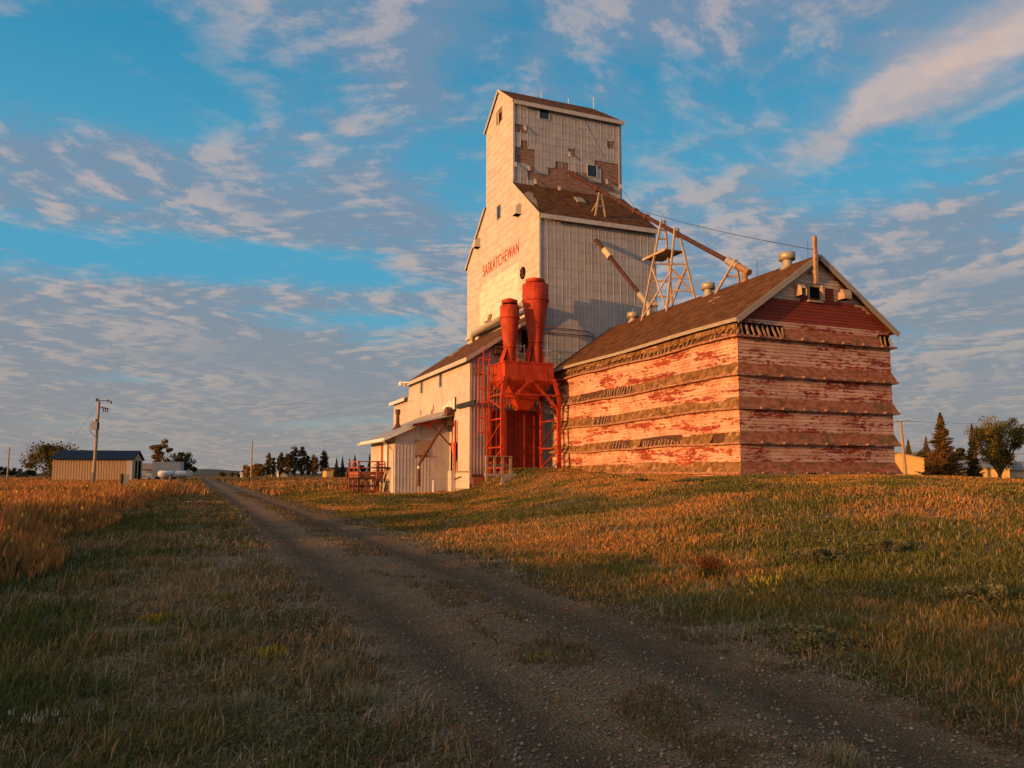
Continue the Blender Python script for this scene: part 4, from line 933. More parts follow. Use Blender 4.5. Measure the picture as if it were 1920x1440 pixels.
for (zl, k) in LV:
    fh = FH
    miss = [(min(yx(a), yx(c)), max(yx(a), yx(c))) for a, c in MISS[k]]
    if k == 1: miss = []
    # panels on the west side
    y = AY0-.23; pnum = 0
    edges = [AY0-.2]
    while edges[-1] < AY1-.6: edges.append(edges[-1]+rnd.uniform(1.6, 2.1))
    edges[-1] = AY1
    for a, c in zip(edges, edges[1:]):
        parts_ = [(a, c)]
        for m0, m1 in miss:
            nx = []
            for (p, q) in parts_:
                if m1 <= p or m0 >= q: nx.append((p, q)); continue
                if m0 > p+.15: nx.append((p, m0))
                if m1 < q-.15: nx.append((m1, q))
            parts_ = nx
        for (p, q) in parts_:
            p += .012; q -= .012; lift = rnd.uniform(-.02, .035); lf2 = rnd.uniform(-.02, .035)
            z_top = zl+fh; z_bot = zl+.06
            if k == 1: z_top = AE-.05; z_bot = zl+.33+rnd.uniform(-.04, .06)
            m = MB(); n = 5; ns_ = 5
            for j in range(ns_):
                ya, yb = p+(q-p)*j/ns_, p+(q-p)*(j+1)/ns_
                if k == 1: za_, zb_ = z_bot+rnd.uniform(-.07, .07), z_bot+rnd.uniform(-.07, .07)
                else: za_ = zb_ = z_bot
                for i in range(n):
                    def Q(yv, t, zbv):
                        cornerin = min(1, max(0, (yv-(AY0-.2))/.2)) if yv < AY0 else 1
                        sh = t**1.35; o = (.025+(FO-.02+(lift if yv < (p+q)/2 else lf2))*sh)*(1.0 if k != 1 else .62)
                        f = sstep(AY0, AY0+1.2, yv)
                        yv2 = max(yv, AY0-o) if yv < AY0+.01 else yv
                        return (AX0-o-bulge(yv, zl)*f, yv2, z_top+(zbv-z_top)*t+sag(yv, zl)*f)
                    t0, t1 = i/n, (i+1)/n
                    m.add([Q(ya, t0, za_), Q(ya, t1, za_), Q(yb, t1, zb_), Q(yb, t0, zb_)], [(3, 2, 1, 0)])
            mm = M['moss']
            if k == 5 and yx(1275) > (p+q)/2: mm = M['white5'] if 'white5' in M else M['moss']
            m.build('skirt_panel', mm, ann)
    for m0, m1 in ([(min(yx(a), yx(c)), max(yx(a), yx(c))) for a, c in MISS[k]]):
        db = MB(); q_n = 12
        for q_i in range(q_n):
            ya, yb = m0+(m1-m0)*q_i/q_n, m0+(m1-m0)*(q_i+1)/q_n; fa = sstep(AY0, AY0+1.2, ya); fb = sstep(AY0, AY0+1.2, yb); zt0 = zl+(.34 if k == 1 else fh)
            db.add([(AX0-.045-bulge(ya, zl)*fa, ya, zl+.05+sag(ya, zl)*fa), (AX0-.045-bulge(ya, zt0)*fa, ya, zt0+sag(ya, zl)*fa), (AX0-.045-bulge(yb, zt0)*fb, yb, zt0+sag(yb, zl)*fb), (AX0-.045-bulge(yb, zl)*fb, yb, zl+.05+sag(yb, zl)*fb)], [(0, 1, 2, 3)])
        db.build('bay_shade_panel', M['bayshade'], ann)  # dark sheet over the siding, painted-in shade between the laths
        y = m0+.1
        while y < m1:
            if k == 1:
                if rnd.random() < .86: lathx(y, zl, .40, rnd.uniform(-.10, .10), .032)
                y += rnd.uniform(.24, .46)
            else:
                lathx(y, zl, fh, rnd.uniform(-.06, .06), .030)
                y += rnd.uniform(.20, .36)
    # ledge boards on both sides
    m = MB(); yy2 = np.linspace(AY1, AY0, 25)
    for ya, yb in zip(yy2, yy2[1:]):
        fa = sstep(AY0, AY0+1.2, ya); fb = sstep(AY0, AY0+1.2, yb)
        pa = (AX0-FO-.04-bulge(ya, zl)*fa, ya, zl+sag(ya, zl)*fa); pb_ = (AX0-FO-.04-bulge(yb, zl)*fb, yb if yb > AY0+.01 else AY0-FO-.04, zl+sag(yb, zl)*fb)
        m.add([pa, pb_, (pb_[0], pb_[1], pb_[2]+.09), (pa[0], pa[1], pa[2]+.09)], [(0, 1, 2, 3)])
        m.add([pa, pb_, (AX0+.02, pb_[1], pb_[2]), (AX0+.02, pa[1], pa[2])], [(3, 2, 1, 0)])
        m.add([(pa[0], pa[1], pa[2]+.09), (pb_[0], pb_[1], pb_[2]+.09), (AX0+.02, pb_[1], pb_[2]+.09), (AX0+.02, pa[1], pa[2]+.09)], [(0, 1, 2, 3)])
    m.box(AX0-FO-.039, AX1+FO, AY0-FO-.04, AY0+.02, zl, zl+.09)
    for x in np.arange(AX0+.9, AX1, 1.15): m.box(x-.05, x+.05, AY0-FO-.12, AY0-FO-.04, zl+.02, zl+.11)
    m.add([(AX1+FO, AY0-FO, zl), (AX1+FO, AY1, zl), (AX1+FO, AY1, zl+.09), (AX1+FO, AY0-FO, zl+.09)], [(0, 1, 2, 3)])
    m.build('ledge', M['ledge'], ann)
    # panels on the south side
    gaps = [(gy(1384, 610).x, gy(1467, 610).x), (gy(1646, 640).x, AX1+.3)] if k == 1 else []
    ex = list(np.linspace(AX0-.0, AX1, 5))
    for a, c in zip(ex, ex[1:]):
        if gaps:
            a = max(a, gaps[0][1]); c = min(c, gaps[1][0])
            if c-a < .1: continue
        m = MB(); n = 5
        for i in range(n):
            t0, t1 = i/n, (i+1)/n
            def Qy(x, t):
                o = .025+(FO-.02)*t**1.25
                if x <= AX0+.01: x = AX0-o
                if x >= AX1-.01: x = AX1+o
                return (x, AY0-o, zl+fh-(fh-.06)*t)
            a2, c2_ = a+.006*(a > AX0+.01), c-.006*(c < AX1-.01)
            m.add([Qy(a2, t0), Qy(a2, t1), Qy(c2_, t1), Qy(c2_, t0)], [(0, 1, 2, 3)])
        m.build('skirt_panel', M['moss2'], ann)
        if c > AX1-.1:
            m = MB(); m.add([(AX1+.025, AY0-.02, zl+fh), (AX1+FO, AY0-FO, zl+.06), (AX1+FO, AY1, zl+.06), (AX1+.025, AY1, zl+fh)], [(0, 1, 2, 3)]); m.build('skirt_panel', M['moss2'], ann)
    for g0, g1 in gaps:
        x = g0+.12
        while x < min(g1, AX1+.05): lathy(x, zl, .56, rnd.uniform(-.10, .12), rnd.uniform(.03, .055)); x += .27
b = MB(); b.box(AX0+.02, gy(1467, 610).x, AY0-.03, AY0-.022, 7.36, 7.9); b.build('bay_shade_panel', M['dark'], ann); b = MB(); b.box(gy(1646, 640).x, AX1-.02, AY0-.03, AY0-.022, 7.36, 7.9); b.build('bay_shade_panel', M['dark'], ann)  # black sheets on the south wall paint the shade behind its laths
# gable opening, cowls and mast
p = gy(*z5(825, 575)); q = gy(*z5(938, 695))
b = MB(); b.box(p.x, q.x, AY0-.04, AY0-.025, q.z, p.z); w = b.build('gable_opening', M['dark'], ann)
b = MB(); b.box(p.x-.1, p.x, AY0-.10, AY0-.026, q.z-.1, p.z+.1); b.box(q.x, q.x+.12, AY0-.22, AY0-.026, q.z-.12, p.z+.08); b.box(p.x, q.x, AY0-.1, AY0-.026, p.z, p.z+.1); b.box(p.x-.1, q.x+.14, AY0-.14, AY0-.026, q.z-.2, q.z-.12); b.build('opening_frame', M['lumber'], w)
for (a_, c_, d_, e_, openf) in ((650, 550, 745, 680, 1), (1075, 597, 1190, 718, 0)):
    p = gy(*z5(a_+40, c_)); q = gy(*z5(d_, e_)); v = MB(); h = p.z-q.z; dp = .42; y0 = AY0-.024
    prof = [(0.0, h)]+[(dp*math.sin(t), h-dp*.8*(1-math.cos(t))) for t in np.linspace(.3, math.pi/2, 6)]+[(dp, 0.0)]
    for x in (p.x, q.x): v.slab([(x, y0, q.z)]+[(x, y0-o, q.z+z) for o, z in prof], .02)
    for i, ((o1, z1_), (o2, z2_)) in enumerate(zip(prof, prof[1:])):
        if openf and i >= 5: continue
        v.add([(p.x, y0-o1, q.z+z1_), (q.x, y0-o1, q.z+z1_), (q.x, y0-o2, q.z+z2_), (p.x, y0-o2, q.z+z2_)], [(0, 3, 2, 1)])
    v.cm = 1; v.box(p.x+.03, q.x-.03, y0-.3, y0-.02, q.z+.02, q.z+.04)
    v.build('vent_cowl', [M['lumber'], M['dark']], ann)
mt = MB(); p = ay_(1527, 443, AY0-.4); q = ay_(1528, 532, AY0-.4)
mt.box(p.x-.07, p.x+.07, AY0-.48, AY0-.34, q.z, p.z); mt.box(p.x-.05, p.x+.05, AY0-.36, AY0-.02, q.z+.5, q.z+.62)
mt.build('gable_mast', M['stud'], ann)
p = ay_(1523, 890, AY0-.3); b = MB(); b.box(p.x-.25, p.x+.22, AY0-FO-.10, AY0-FO-.045, 1.4, 1.66); b.build('ground_opening', M['dark'], ann)
def ridge(px, py): return ax_(px, py, AM)
for k, (px, pb, pt) in enumerate(((1476, 496, 474), (1328, 551, 531), (1187, 603, 586))):
    c = ridge(px, pb); tp = ridge(px, pt).z; b = MB(); r = .22
    b.lathe(AM, c.y, [(AR-.1, .36), (AR+.15, r), (tp-.32, r)], 14); b.lathe(AM, c.y, [(tp-.34, r), (tp-.34, .37), (tp-.02, .37), (tp, .3), (tp, 0)], 14); b.tube([(AM, c.y, tp), (AM, c.y, tp+.3)], .012, 4)
    b.build('roof_ventilator', M['galv'], arf)
b = MB()
for px in (1420, 1516): c = ridge(px, 510); b = MB(); b.tube([(AM, c.y, AR), (AM, c.y, AR+.9)], .014, 4); b.build('lightning_rod', M['wire'], arf)
b = MB()
for k in range(9):
    y = rnd.uniform(AY0+1, AY0+6); t = rnd.uniform(.55, .97); x = AX0+(AM-AX0)*t; z = AE+(AR-AE)*t+.125; L_ = rnd.uniform(.2, .6)
    b.slab([(x, y, z), (x+.16, y, z+.16*rsl), (x+.16, y+L_, z+.16*rsl), (x, y+L_*.8, z)], .02)
b.build('bare_shingle', M['roof2'], arf)

# ------------------------------------------------------------------ spouts and trestles
def onroofA(px, py, lift=0.0):
    a = Vector((AX0, AY0, AE+.12)); d1 = Vector((0, 1, 0)); d2 = Vector((AM-AX0, 0, AR-AE)).normalized(); n = d2.cross(d1) if d2.cross(d1).z > 0 else d1.cross(d2)
    r = ray(px, py); k = (a-EYE).dot(n)/r.dot(n); return EYE+r*k+n*lift
s0 = ay_(1067, 323, CY0-.1); s1 = ridge(1396, 506)
sp = thing('long_grain_spout', 'long rusty grain spout running from the cupola over the trestles down to the annex ridge', 'spout', tuple(s1))
b = MB(); b.tube([s0+Vector((0, .3, .1)), s0, s0+(s1-s0)*.5+Vector((0, 0, -.12)), s1], .125, 12); b.build('spout_pipe', M['spout'], sp)
for f in (.22, .47, .535):
    b = MB(); c = s0+(s1-s0)*f+Vector((0, 0, -.48*f*(1-f))); d = (s1-s0).normalized(); b.tube([c-d*.12, c+d*.12], .185, 12); b.build('pipe_collar', M['rust'], sp)
b = MB(); d = (s1-s0).normalized(); b.tube([s1-d*1.45, s1-d*.55], .20, 12); b.build('pale_sleeve', M['galv'], sp)
b = MB(); b.tube([s1-d*.55, s1+d*.40], .17, 12); b.tube([s1+Vector((0, 0, -.05)), s1+Vector((.0, 0, -.9))], .15, 10); b.build('end_elbow', M['brownpipe'], sp)
t0 = ay_(1118.3, 450, Y0-.15); t1 = ridge(1215, 571)
sp2 = thing('short_grain_spout', 'short steep rusty spout from the elevator wall down to the annex ridge', 'spout', tuple(t1))
b = MB(); b.tube([t0+Vector((0, .15, .0)), t0, t1], .125, 12); b.build('spout_pipe', M['spout'], sp2)
b = MB(); d = (t1-t0).normalized(); b.tube([t0+d*1.2, t0+d*2.1], .20, 12); b.build('pale_sleeve', M['sleeve'], sp2)
b = MB(); b.tube([t1-d*1.1, t1+d*.2], .20, 12); b.tube([t1, t1+Vector((.5, -.3, -.0))], .17, 10); b.tube([t1+Vector((0, -.1, 0)), t1+Vector((0, -.1, -.8))], .17, 10); b.build('end_elbow', M['galv'], sp2)
tr = thing('spout_trestle', 'tall timber trestle with platform and cross braces standing on the annex roof', 'trestle', tuple(onroofA(1225, 592)))
z4 = lambda a, c: (1040+a/4.8, 420+c/4.8)
def frame(L, Rr, top, parent, rungs):
    tl = top+Vector((-.16, 0, -.05)); trr = top+Vector((.16, 0, -.05))
    for a, c in ((L, tl), (Rr, trr)):
        b = MB(); b.bar(a-Vector((0, 0, .1)), c+(c-a).normalized()*.3, .09, .11, up=(0, 1, 0)); b.build('leg', M['lumber'], parent)
    for f in rungs:
        a = L+(tl-L)*f; zc_ = a.z; g = (zc_-Rr.z)/(trr.z-Rr.z)
        if g < 0.03: continue
        c = Rr+(trr-Rr)*g; b = MB(); b.bar(a, c, .07, .09); b.build('rung', M['lumber'], parent)
    return L, Rr, tl, trr
def spz(y):
    f = (s0.y-y)/(s0.y-s1.y); return (s0+(s1-s0)*f)
fA = onroofA(*z4(780, 868)); fB = onroofA(*z4(1006, 780))
cA, cB = spz(fA.y), spz(fB.y)
def onspout(px):
    best = min((abs(pj((s0+(s1-s0)*f))[0]-px), f) for f in np.linspace(0, 1, 400)); return s0+(s1-s0)*best[1]
def pj(P):
    X, Y, Z = P.x, P.y, P.z-H; r_ = X*math.cos(YAW)-Y*math.sin(YAW); d_ = X*math.sin(YAW)+Y*math.cos(YAW)
    u = -d_*math.sin(PITCH)+Z*math.cos(PITCH); q_ = d_*math.cos(PITCH)+Z*math.sin(PITCH); return 960+FPX*r_/q_, PY-FPX*u/q_
rA = ax_(1261, 574, AM+1.0); rB = ax_(1304, 560, AM+1.0)
L1, R1, T1, U1 = frame(fA, rA, onspout(1243), tr, (.12, .26, .42, .60, .73, .86, .95))
L2, R2, T2, U2 = frame(fB, rB, onspout(1269), tr, (.12, .26, .42, .60, .95))
def lerp(a, b_, f): return a+(b_-a)*f
for a, c in ((lerp(L1, T1, .56), lerp(L2, T2, .02)), (lerp(L2, T2, .50), lerp(L1, T1, .02)), (lerp(R1, U1, .5), lerp(R2, U2, .03)), (lerp(R2, U2, .5), lerp(R1, U1, .03)), (lerp(L2, T2, .55), lerp(R2, U2, .05)), (lerp(R2, U2, .52), lerp(L2, T2, .05))):
    b = MB(); b.bar(a, c, .06, .09); b.build('brace', M['lumber'], tr)
zp_ = lerp(L1, T1, .70).z; x0_, x1_ = lerp(L1, T1, .70).x-.02, max(lerp(R2, U2, .68).x, lerp(L1, T1, .7).x+1.2)+.1
b = MB(); b.box(x0_, x1_, fB.y+.0, fA.y+.0, zp_-.03, zp_+.02); b.build('platform', M['lumber'], tr)
b = MB(); b.box(x0_-.05, x0_, fB.y-.05, fA.y+.05, zp_-.10, zp_+.04); b.build('platform_beam', M['lumber'], tr)
tr2 = thing('small_trestle', 'small timber A frame propping the lower end of the long spout on the annex roof', 'trestle', tuple(onroofA(1340, 548)))
frame(onroofA(*z4(1440, 625)), ax_(1386, 530, AM+.5), onspout(1377), tr2, (.3, .6))
tr3 = thing('roof_trestle', 'small timber A frame propping the long spout on the elevator lower roof', 'trestle', tuple(onroofE(1124, 402)))
fe = onroofE(1116, 405, 0); fe2 = onroofE(1135, 407, 0); tc = at(1125, 352, 1, (fe.y+fe2.y)/2+.25)
for a in (fe, fe2): b = MB(); b.bar(a, tc, .10, .10, up=(1, 0, 0)); b.build('leg', M['lumber'], tr3)
for f in (.35, .6): b = MB(); b.bar(lerp(fe, tc, f), lerp(fe2, tc, f), .08, .10); b.build('rung', M['lumber'], tr3)
b = MB(); b.bar(lerp(fe, tc, .5), onroofE(1110, 396, 0), .07); b.build('brace', M['lumber'], tr3)
gw = MB(); g0 = ay_(1068, 210, CY0-.25); g1 = ay_(1127, 294, CY0-.08); g2 = ay_(1168, 357, CY0-.3); g3 = at(1193, 392, 1, 45.5); g4 = ay_(1525, 468, AY0-.42)
gw.tube([g0, g1], .012, 4); gw.tube([g2, g3], .016, 4)
pts = [g3+(g4-g3)*f+Vector((0, 0, -.7*f*(1-f))) for f in np.linspace(0, 1, 14)]; gw.tube(pts, .016, 4)
tag(gw.build('guy_wire', M['wire'], None, tuple(g4)), 'thin guy wire strung from the elevator roof to the annex mast', 'wire')
#PART2
# ------------------------------------------------------------------ vegetation
def vnoise(x, y, sc, seed=0):
    r = np.random.default_rng(seed); T = r.random((256, 256)); x = np.asarray(x)*sc+1000; y = np.asarray(y)*sc+1000
    xi = np.floor(x).astype(int); yi = np.floor(y).astype(int); fx = x-xi; fy = y-yi; fx = fx*fx*(3-2*fx); fy = fy*fy*(3-2*fy)
    g = lambda a, b: T[a % 256, b % 256]
    return (g(xi, yi)*(1-fx)+g(xi+1, yi)*fx)*(1-fy)+(g(xi, yi+1)*(1-fx)+g(xi+1, yi+1)*fx)*fy
def fbm(x, y, sc, seed=0): return vnoise(x, y, sc, seed)*.5+vnoise(x, y, sc*2.1, seed+1)*.3+vnoise(x, y, sc*4.3, seed+2)*.2
def grass_mat(name, rough=.8, trans=.25):
    m = bpy.data.materials.new(name); m.use_nodes = True; t = NT(m.node_tree); t.n.clear()
    a = t.node('ShaderNodeVertexColor', layer_name='Col').outputs[0]
    co = t.node('ShaderNodeTexCoord').outputs['Object']
    col = t.mix(.5, a, t.mix(t.ramp(t.noise(co, 3.0, 3, .5), .3, .7), (.72, .72, .72), (1.25, 1.25, 1.25)), 'MULTIPLY')
    d = t.node('ShaderNodeBsdfDiffuse', {'Color': a}); tr_ = t.node('ShaderNodeBsdfTranslucent', {'Color': a})
    mx = t.node('ShaderNodeMixShader', {0: trans, 1: d.outputs[0], 2: tr_.outputs[0]}); t.node('ShaderNodeOutputMaterial', {0: mx.outputs[0]})
    return m
GM = grass_mat('grass_blades'); LM = grass_mat('leaves', trans=.2)
def blades(name, x, y, h, w, c0, c1, lean=.35, mat=None, zoff=0.0, parent=None, org=None, z=None):
    n = len(x); z = (ground_h(x, y) if z is None else z)+zoff
    a = RNG.uniform(0, 2*math.pi, n); fx, fy = np.cos(a), np.sin(a)
    la = RNG.normal(.5, 1.3, n); L = h*np.abs(RNG.normal(lean, lean*.6, n)); lx, ly = np.cos(la)*L, np.sin(la)*L
    hh = np.sqrt(np.maximum(h*h-L*L, (h*.35)**2))
    V = np.empty((n, 5, 3)); W = w/2
    V[:, 0] = np.stack([x-fx*W, y-fy*W, z-.02], 1); V[:, 1] = np.stack([x+fx*W, y+fy*W, z-.02], 1)
    mx, my, mz = x+lx*.35, y+ly*.35, z+hh*.58
    V[:, 2] = np.stack([mx+fx*W*.8, my+fy*W*.8, mz], 1); V[:, 3] = np.stack([mx-fx*W*.8, my-fy*W*.8, mz], 1)
    V[:, 4] = np.stack([x+lx, y+ly, z+hh], 1)
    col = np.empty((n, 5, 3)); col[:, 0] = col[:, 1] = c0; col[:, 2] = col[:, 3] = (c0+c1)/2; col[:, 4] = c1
    i = np.arange(n)[:, None]*5
    o0 = np.array(org if org is not None else (0, 0, 0))
    me = np_mesh(name, V.reshape(-1, 3)-o0, i+np.array([0, 1, 2, 3]), i+np.array([3, 2, 4]), col.reshape(-1, 3)); me.materials.append(mat or GM)
    ob = bpy.data.objects.new(name, me); C.objects.link(ob)
    if parent is not None: ob.parent = parent
    elif org is not None: ob.location = org
    return ob
A0, A1 = R(-18), R(62)
def scatter(n, r0, r1, pw):
    """more of them near the track's foreground, thinning with distance"""
    u = RNG.random(n); e = 2-pw
    r = (r0**e+u*(r1**e-r0**e))**(1/e); a = RNG.uniform(A0, A1, n)
    return r*np.sin(a), r*np.cos(a), r
def outside(x, y):
    k = (x > 20.3) & (x < 29.4) & (y > 25.3) & (y < 44); k |= (x > 15.2) & (x < 29) & (y > 43.9) & (y < 64); k |= (x > 11.6) & (x < 15.4) & (y > 47.9) & (y < 55.5)
    return ~k
def jc(c, n, s=.22): return np.array(c)[None, :]*(1+RNG.normal(0, s, (n, 1)))*(1+RNG.normal(0, .06, (n, 3)))
def mixc(ca, cb, t): t = np.clip(t, 0, 1)[:, None]; return ca*(1-t)+cb*t
def cclip(c): return np.clip(c, .004, .8)
# right hand grass and the mound
x, y, r = scatter(1400000, 3.0, 95, 1.22)
edge = 4.95+.18*np.sin(y*.9+2)+.14*np.sin(y*3.3)+.5*(vnoise(x, y, 1.3, 5)-.5)+.35*vstep(12, 30, y)
k = (x > edge) & outside(x, y) & ~((y > 200)); x, y, r, edge = x[k], y[k], r[k], edge[k]; n = len(x)
p1 = fbm(x, y, .16, 21); p2 = fbm(x, y, .5, 31); p3 = fbm(x, y, 1.6, 41)
gh = ground_h(x, y); up = vstep(.35, 1.15, gh)
dens = vstep(.0, .8, x-edge)*.75+.25
k = RNG.random(n) < dens*(.45+.55*vstep(.3, .5, p3)); x, y, r, p1, p2, p3, up = [q[k] for q in (x, y, r, p1, p2, p3, up)]; n = len(x)
dry = vstep(.45, .62, p1*.50+p2*.50+.07*up-.03*(1-up)+RNG.normal(0, .07, n))
far = vstep(40, 60, y)
green = jc((.135, .128, .030), n); tan = jc((.55, .31, .11), n); rust = jc((.62, .26, .075), n)
warm = mixc(tan, rust, vstep(.40, .6, p2+RNG.normal(0, .12, n)))
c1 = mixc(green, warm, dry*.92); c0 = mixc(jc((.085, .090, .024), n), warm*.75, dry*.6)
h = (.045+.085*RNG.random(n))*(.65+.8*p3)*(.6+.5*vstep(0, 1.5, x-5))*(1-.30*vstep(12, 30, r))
h = np.where((x > 30) & (y > 18) & (y < 40), h*1.7, h)
w = .0030+.00092*r
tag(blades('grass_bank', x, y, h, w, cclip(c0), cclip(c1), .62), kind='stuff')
print('right blades', n)
# verge left of the track
x, y, r = scatter(850000, 2.2, 90, 1.42)
re = 1.35+.2*np.sin(y*1.1)+.5*(vnoise(x, y, 1.1, 6)-.5)+.6*vstep(15, 40, y)
k = (x < re) & (x > -2.9) ; x, y, r = x[k], y[k], r[k]; n = len(x)
p1 = fbm(x, y, .35, 51); p2 = fbm(x, y, 1.4, 61); p3 = fbm(x, y, 3.5, 66)
lf = vstep(.9, -1.6, x)
k = RNG.random(n) < (.05+.95*vstep(.48, .66, p2*.5+p3*.5+.14*lf-.03)); x, y, r, p1, p2, lf = [q[k] for q in (x, y, r, p1, p2, lf)]; n = len(x)
dry = vstep(.36, .62, p1+RNG.normal(0, .09, n)-.10*lf)
green = jc((.095, .105, .030), n); tan = jc((.36, .235, .11), n); rust = jc((.27, .115, .055), n)
c1 = mixc(green, mixc(tan, rust, RNG.random(n)**3), dry); h = (.035+.11*RNG.random(n)**1.7)*(.6+.9*p2)*(1+.55*lf)
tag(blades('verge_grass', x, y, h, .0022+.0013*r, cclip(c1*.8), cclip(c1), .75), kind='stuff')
print('verge', n)
# low leafy weeds close to the soil, both sides of the track
def weeds(name, x, y, r, s, z, col):
    n = len(x); a = RNG.normal(size=(n, 3)); a[:, 2] *= .5; a /= np.linalg.norm(a, axis=1)[:, None]; b_ = np.cross(a, RNG.normal(size=(n, 3))+np.array([0, 0, 1.5])); b_ /= np.linalg.norm(b_, axis=1)[:, None]
    P = np.stack([x, y, ground_h(x, y)+z], 1); s = s[:, None]; V = np.stack([P-a*s*.5, P+b_*s*.28, P+a*s*.5, P-b_*s*.28], 1)
    me = np_mesh(name, V.reshape(-1, 3), np.arange(n*4).reshape(n, 4), None, np.repeat(col, 4, 0)); me.materials.append(GM); ob = bpy.data.objects.new(name, me); C.objects.link(ob); return ob
x, y, r = scatter(520000, 2.2, 45, 1.45)
q1 = fbm(x, y, 1.1, 201)*.55+fbm(x, y, 3.4, 202)*.45; q2 = fbm(x, y, .45, 203)
k = (((x < 1.45) & (x > -3.0)) | (x > 4.85)) & outside(x, y) & (q1 > .50-.05*RNG.random(len(x))) & ((x < 2) | (q1 > .56)); x, y, r, q1, q2 = x[k], y[k], r[k], q1[k], q2[k]; n = len(x)
cw_ = mixc(jc((.090, .100, .034), n), jc((.25, .175, .085), n), vstep(.45, .62, q2+RNG.normal(0, .06, n)))
tag(weeds('low_weeds', x, y, r, (.010+.016*RNG.random(n))*(1+.06*r), (.005+.05*RNG.random(n)**1.5)*(.6+1.5*(q1-.45)*4), cclip(cw_)), kind='stuff')
# dead pale stems lying about
x, y, r = scatter(26000, 2.2, 22, 1.3); k = ((x < 1.6) & (x > -3)) | (x > 4.7); x, y, r = x[k], y[k], r[k]; n = len(x)
cd_ = jc((.34, .27, .17), n); tag(blades('dry_stems', x, y, .08+.14*RNG.random(n), .0018+.0006*r, cclip(cd_), cclip(cd_), 1.0), kind='stuff')
# strip between the wheel tracks, and tufts that creep over the edges
x, y, r = scatter(700000, 2.5, 70, 1.35)
cen = 3.12+.30*vstep(4, 30, y)+.10*np.sin(y*.8)
dd_ = np.abs(x-cen); pat = fbm(x, y, .9, 71)*.5+fbm(x, y, 2.6, 72)*.5
wd_ = .30
k1 = (dd_ < wd_*(.5+1.3*pat)) & (pat > .47)
de = np.minimum(np.abs(x-5.0), np.abs(x-1.2)); k2 = (de < .5) & (pat > .52)
k = k1 | k2; x, y, r, pat = x[k], y[k], r[k], pat[k]; n = len(x)
c1 = mixc(jc((.075, .078, .026), n), jc((.21, .125, .065), n), RNG.random(n)*1.1); h = (.02+.055*RNG.random(n))*(.8+pat)
tag(blades('track_grass', x, y, h, .0024+.0013*r, cclip(c1*.85), cclip(c1), 1.1), kind='stuff')
print('strip', n)
# tall field on the left
x, y, r = scatter(420000, 6, 150, 1.0)
fe = -2.55+.35*np.sin(y*.5)+.5*(vnoise(x, y, .8, 7)-.5)+.9*vstep(30, 70, y)+.8*vstep(110, 220, y)
k = (x < fe) & (y > 3); x, y, r, fe = x[k], y[k], r[k], fe[k]; n = len(x)
p1 = fbm(x, y, .25, 81); p2 = fbm(x, y, .8, 91)
ed = vstep(0, 1.4, fe-x)
h = (.42+.50*RNG.random(n)**.8)*(.55+.8*p2)*(.35+.65*ed)*(1-.25*vstep(60, 120, y))
dry = vstep(.22, .5, p1+RNG.normal(0, .08, n))
head = mixc(jc((.12, .10, .030), n), mixc(jc((.54, .19, .060), n), jc((.48, .24, .08), n), RNG.random(n)), dry)
fl = RNG.random(n) < .006; head[fl] = (.5, .33, .04)
c0 = mixc(jc((.055, .070, .018), n), jc((.16, .10, .035), n), dry*.35)
tag(blades('tall_field_grass', x, y, h, .010+.0017*r, cclip(c0), cclip(head), .22), kind='stuff')
print('field', n)
# seed heads and small flowers in the tall grass
k = RNG.random(n) < .06; k &= r < 70; xs_, ys_, hs_ = x[k], y[k], h[k]; m_ = len(xs_)
zz_ = ground_h(xs_, ys_)+hs_*.95
cc_ = np.where((RNG.random(m_) < .25)[:, None], np.array([[.62, .40, .05]]), jc((.40, .15, .06), m_))
tag(blades('seed_heads', xs_+RNG.normal(0, .05, m_), ys_, np.full(m_, .09), .03+.0014*r[k], cclip(cc_), cclip(cc_), .3, z=zz_-.05), kind='stuff')
# far meadow
x, y, r = scatter(150000, 60, 420, .9)
k = ((x < 1.0) | (x > 5.2)) & outside(x, y) & (y < 255) & (y > 40) & ~((x > 40) & (y < 60)); x, y, r = x[k], y[k], r[k]; n = len(x)
p1 = fbm(x, y, .05, 101); c1 = mixc(jc((.36, .17, .065), n), jc((.16, .12, .04), n), vstep(.45, .62, p1))
mow = vstep(3.5, 0, np.abs(x-8))
tag(blades('meadow_grass', x, y, (.25+.35*RNG.random(n))*(1-.6*mow), .05+.0018*r, cclip(c1*.8), cclip(c1), .25), kind='stuff')
# rough dark growth beyond the annex
x = RNG.uniform(31, 120, 26000); y = RNG.uniform(32, 74, 26000); c1 = jc((.075, .075, .028), 26000)
tag(blades('rough_growth', x, y, RNG.uniform(.4, 1.25, 26000), np.full(26000, .14), cclip(c1*.8), cclip(c1), .3), kind='stuff')
# loose stones
def stones(name, x, y, s, col):
    n = len(x); z = ground_h(x, y)+.016; o = np.array([[1, 0, 0], [0, 1, 0], [-1, 0, 0], [0, -1, 0], [0, 0, .7], [0, 0, -.5]])
    V = o[None]*s[:, None, None]*(1+RNG.normal(0, .25, (n, 6, 3))); a = RNG.uniform(0, 6.28, n); ca, sa = np.cos(a)[:, None], np.sin(a)[:, None]
    vx = V[..., 0]*ca-V[..., 1]*sa; vy = V[..., 0]*sa+V[..., 1]*ca; V[..., 0] = vx+x[:, None]; V[..., 1] = vy+y[:, None]; V[..., 2] += z[:, None]
    F = np.array([[0, 1, 4], [1, 2, 4], [2, 3, 4], [3, 0, 4], [1, 0, 5], [2, 1, 5], [3, 2, 5], [0, 3, 5]])
    T = (np.arange(n)[:, None, None]*6+F[None]).reshape(-1, 3)
    me = np_mesh(name, V.reshape(-1, 3), None, T, np.repeat(col, 6, 0)); me.materials.append(grass_mat('stone', trans=0.0)); ob = bpy.data.objects.new(name, me); C.objects.link(ob); return ob
x, y, r = scatter(110000, 2.4, 26, 1.5)
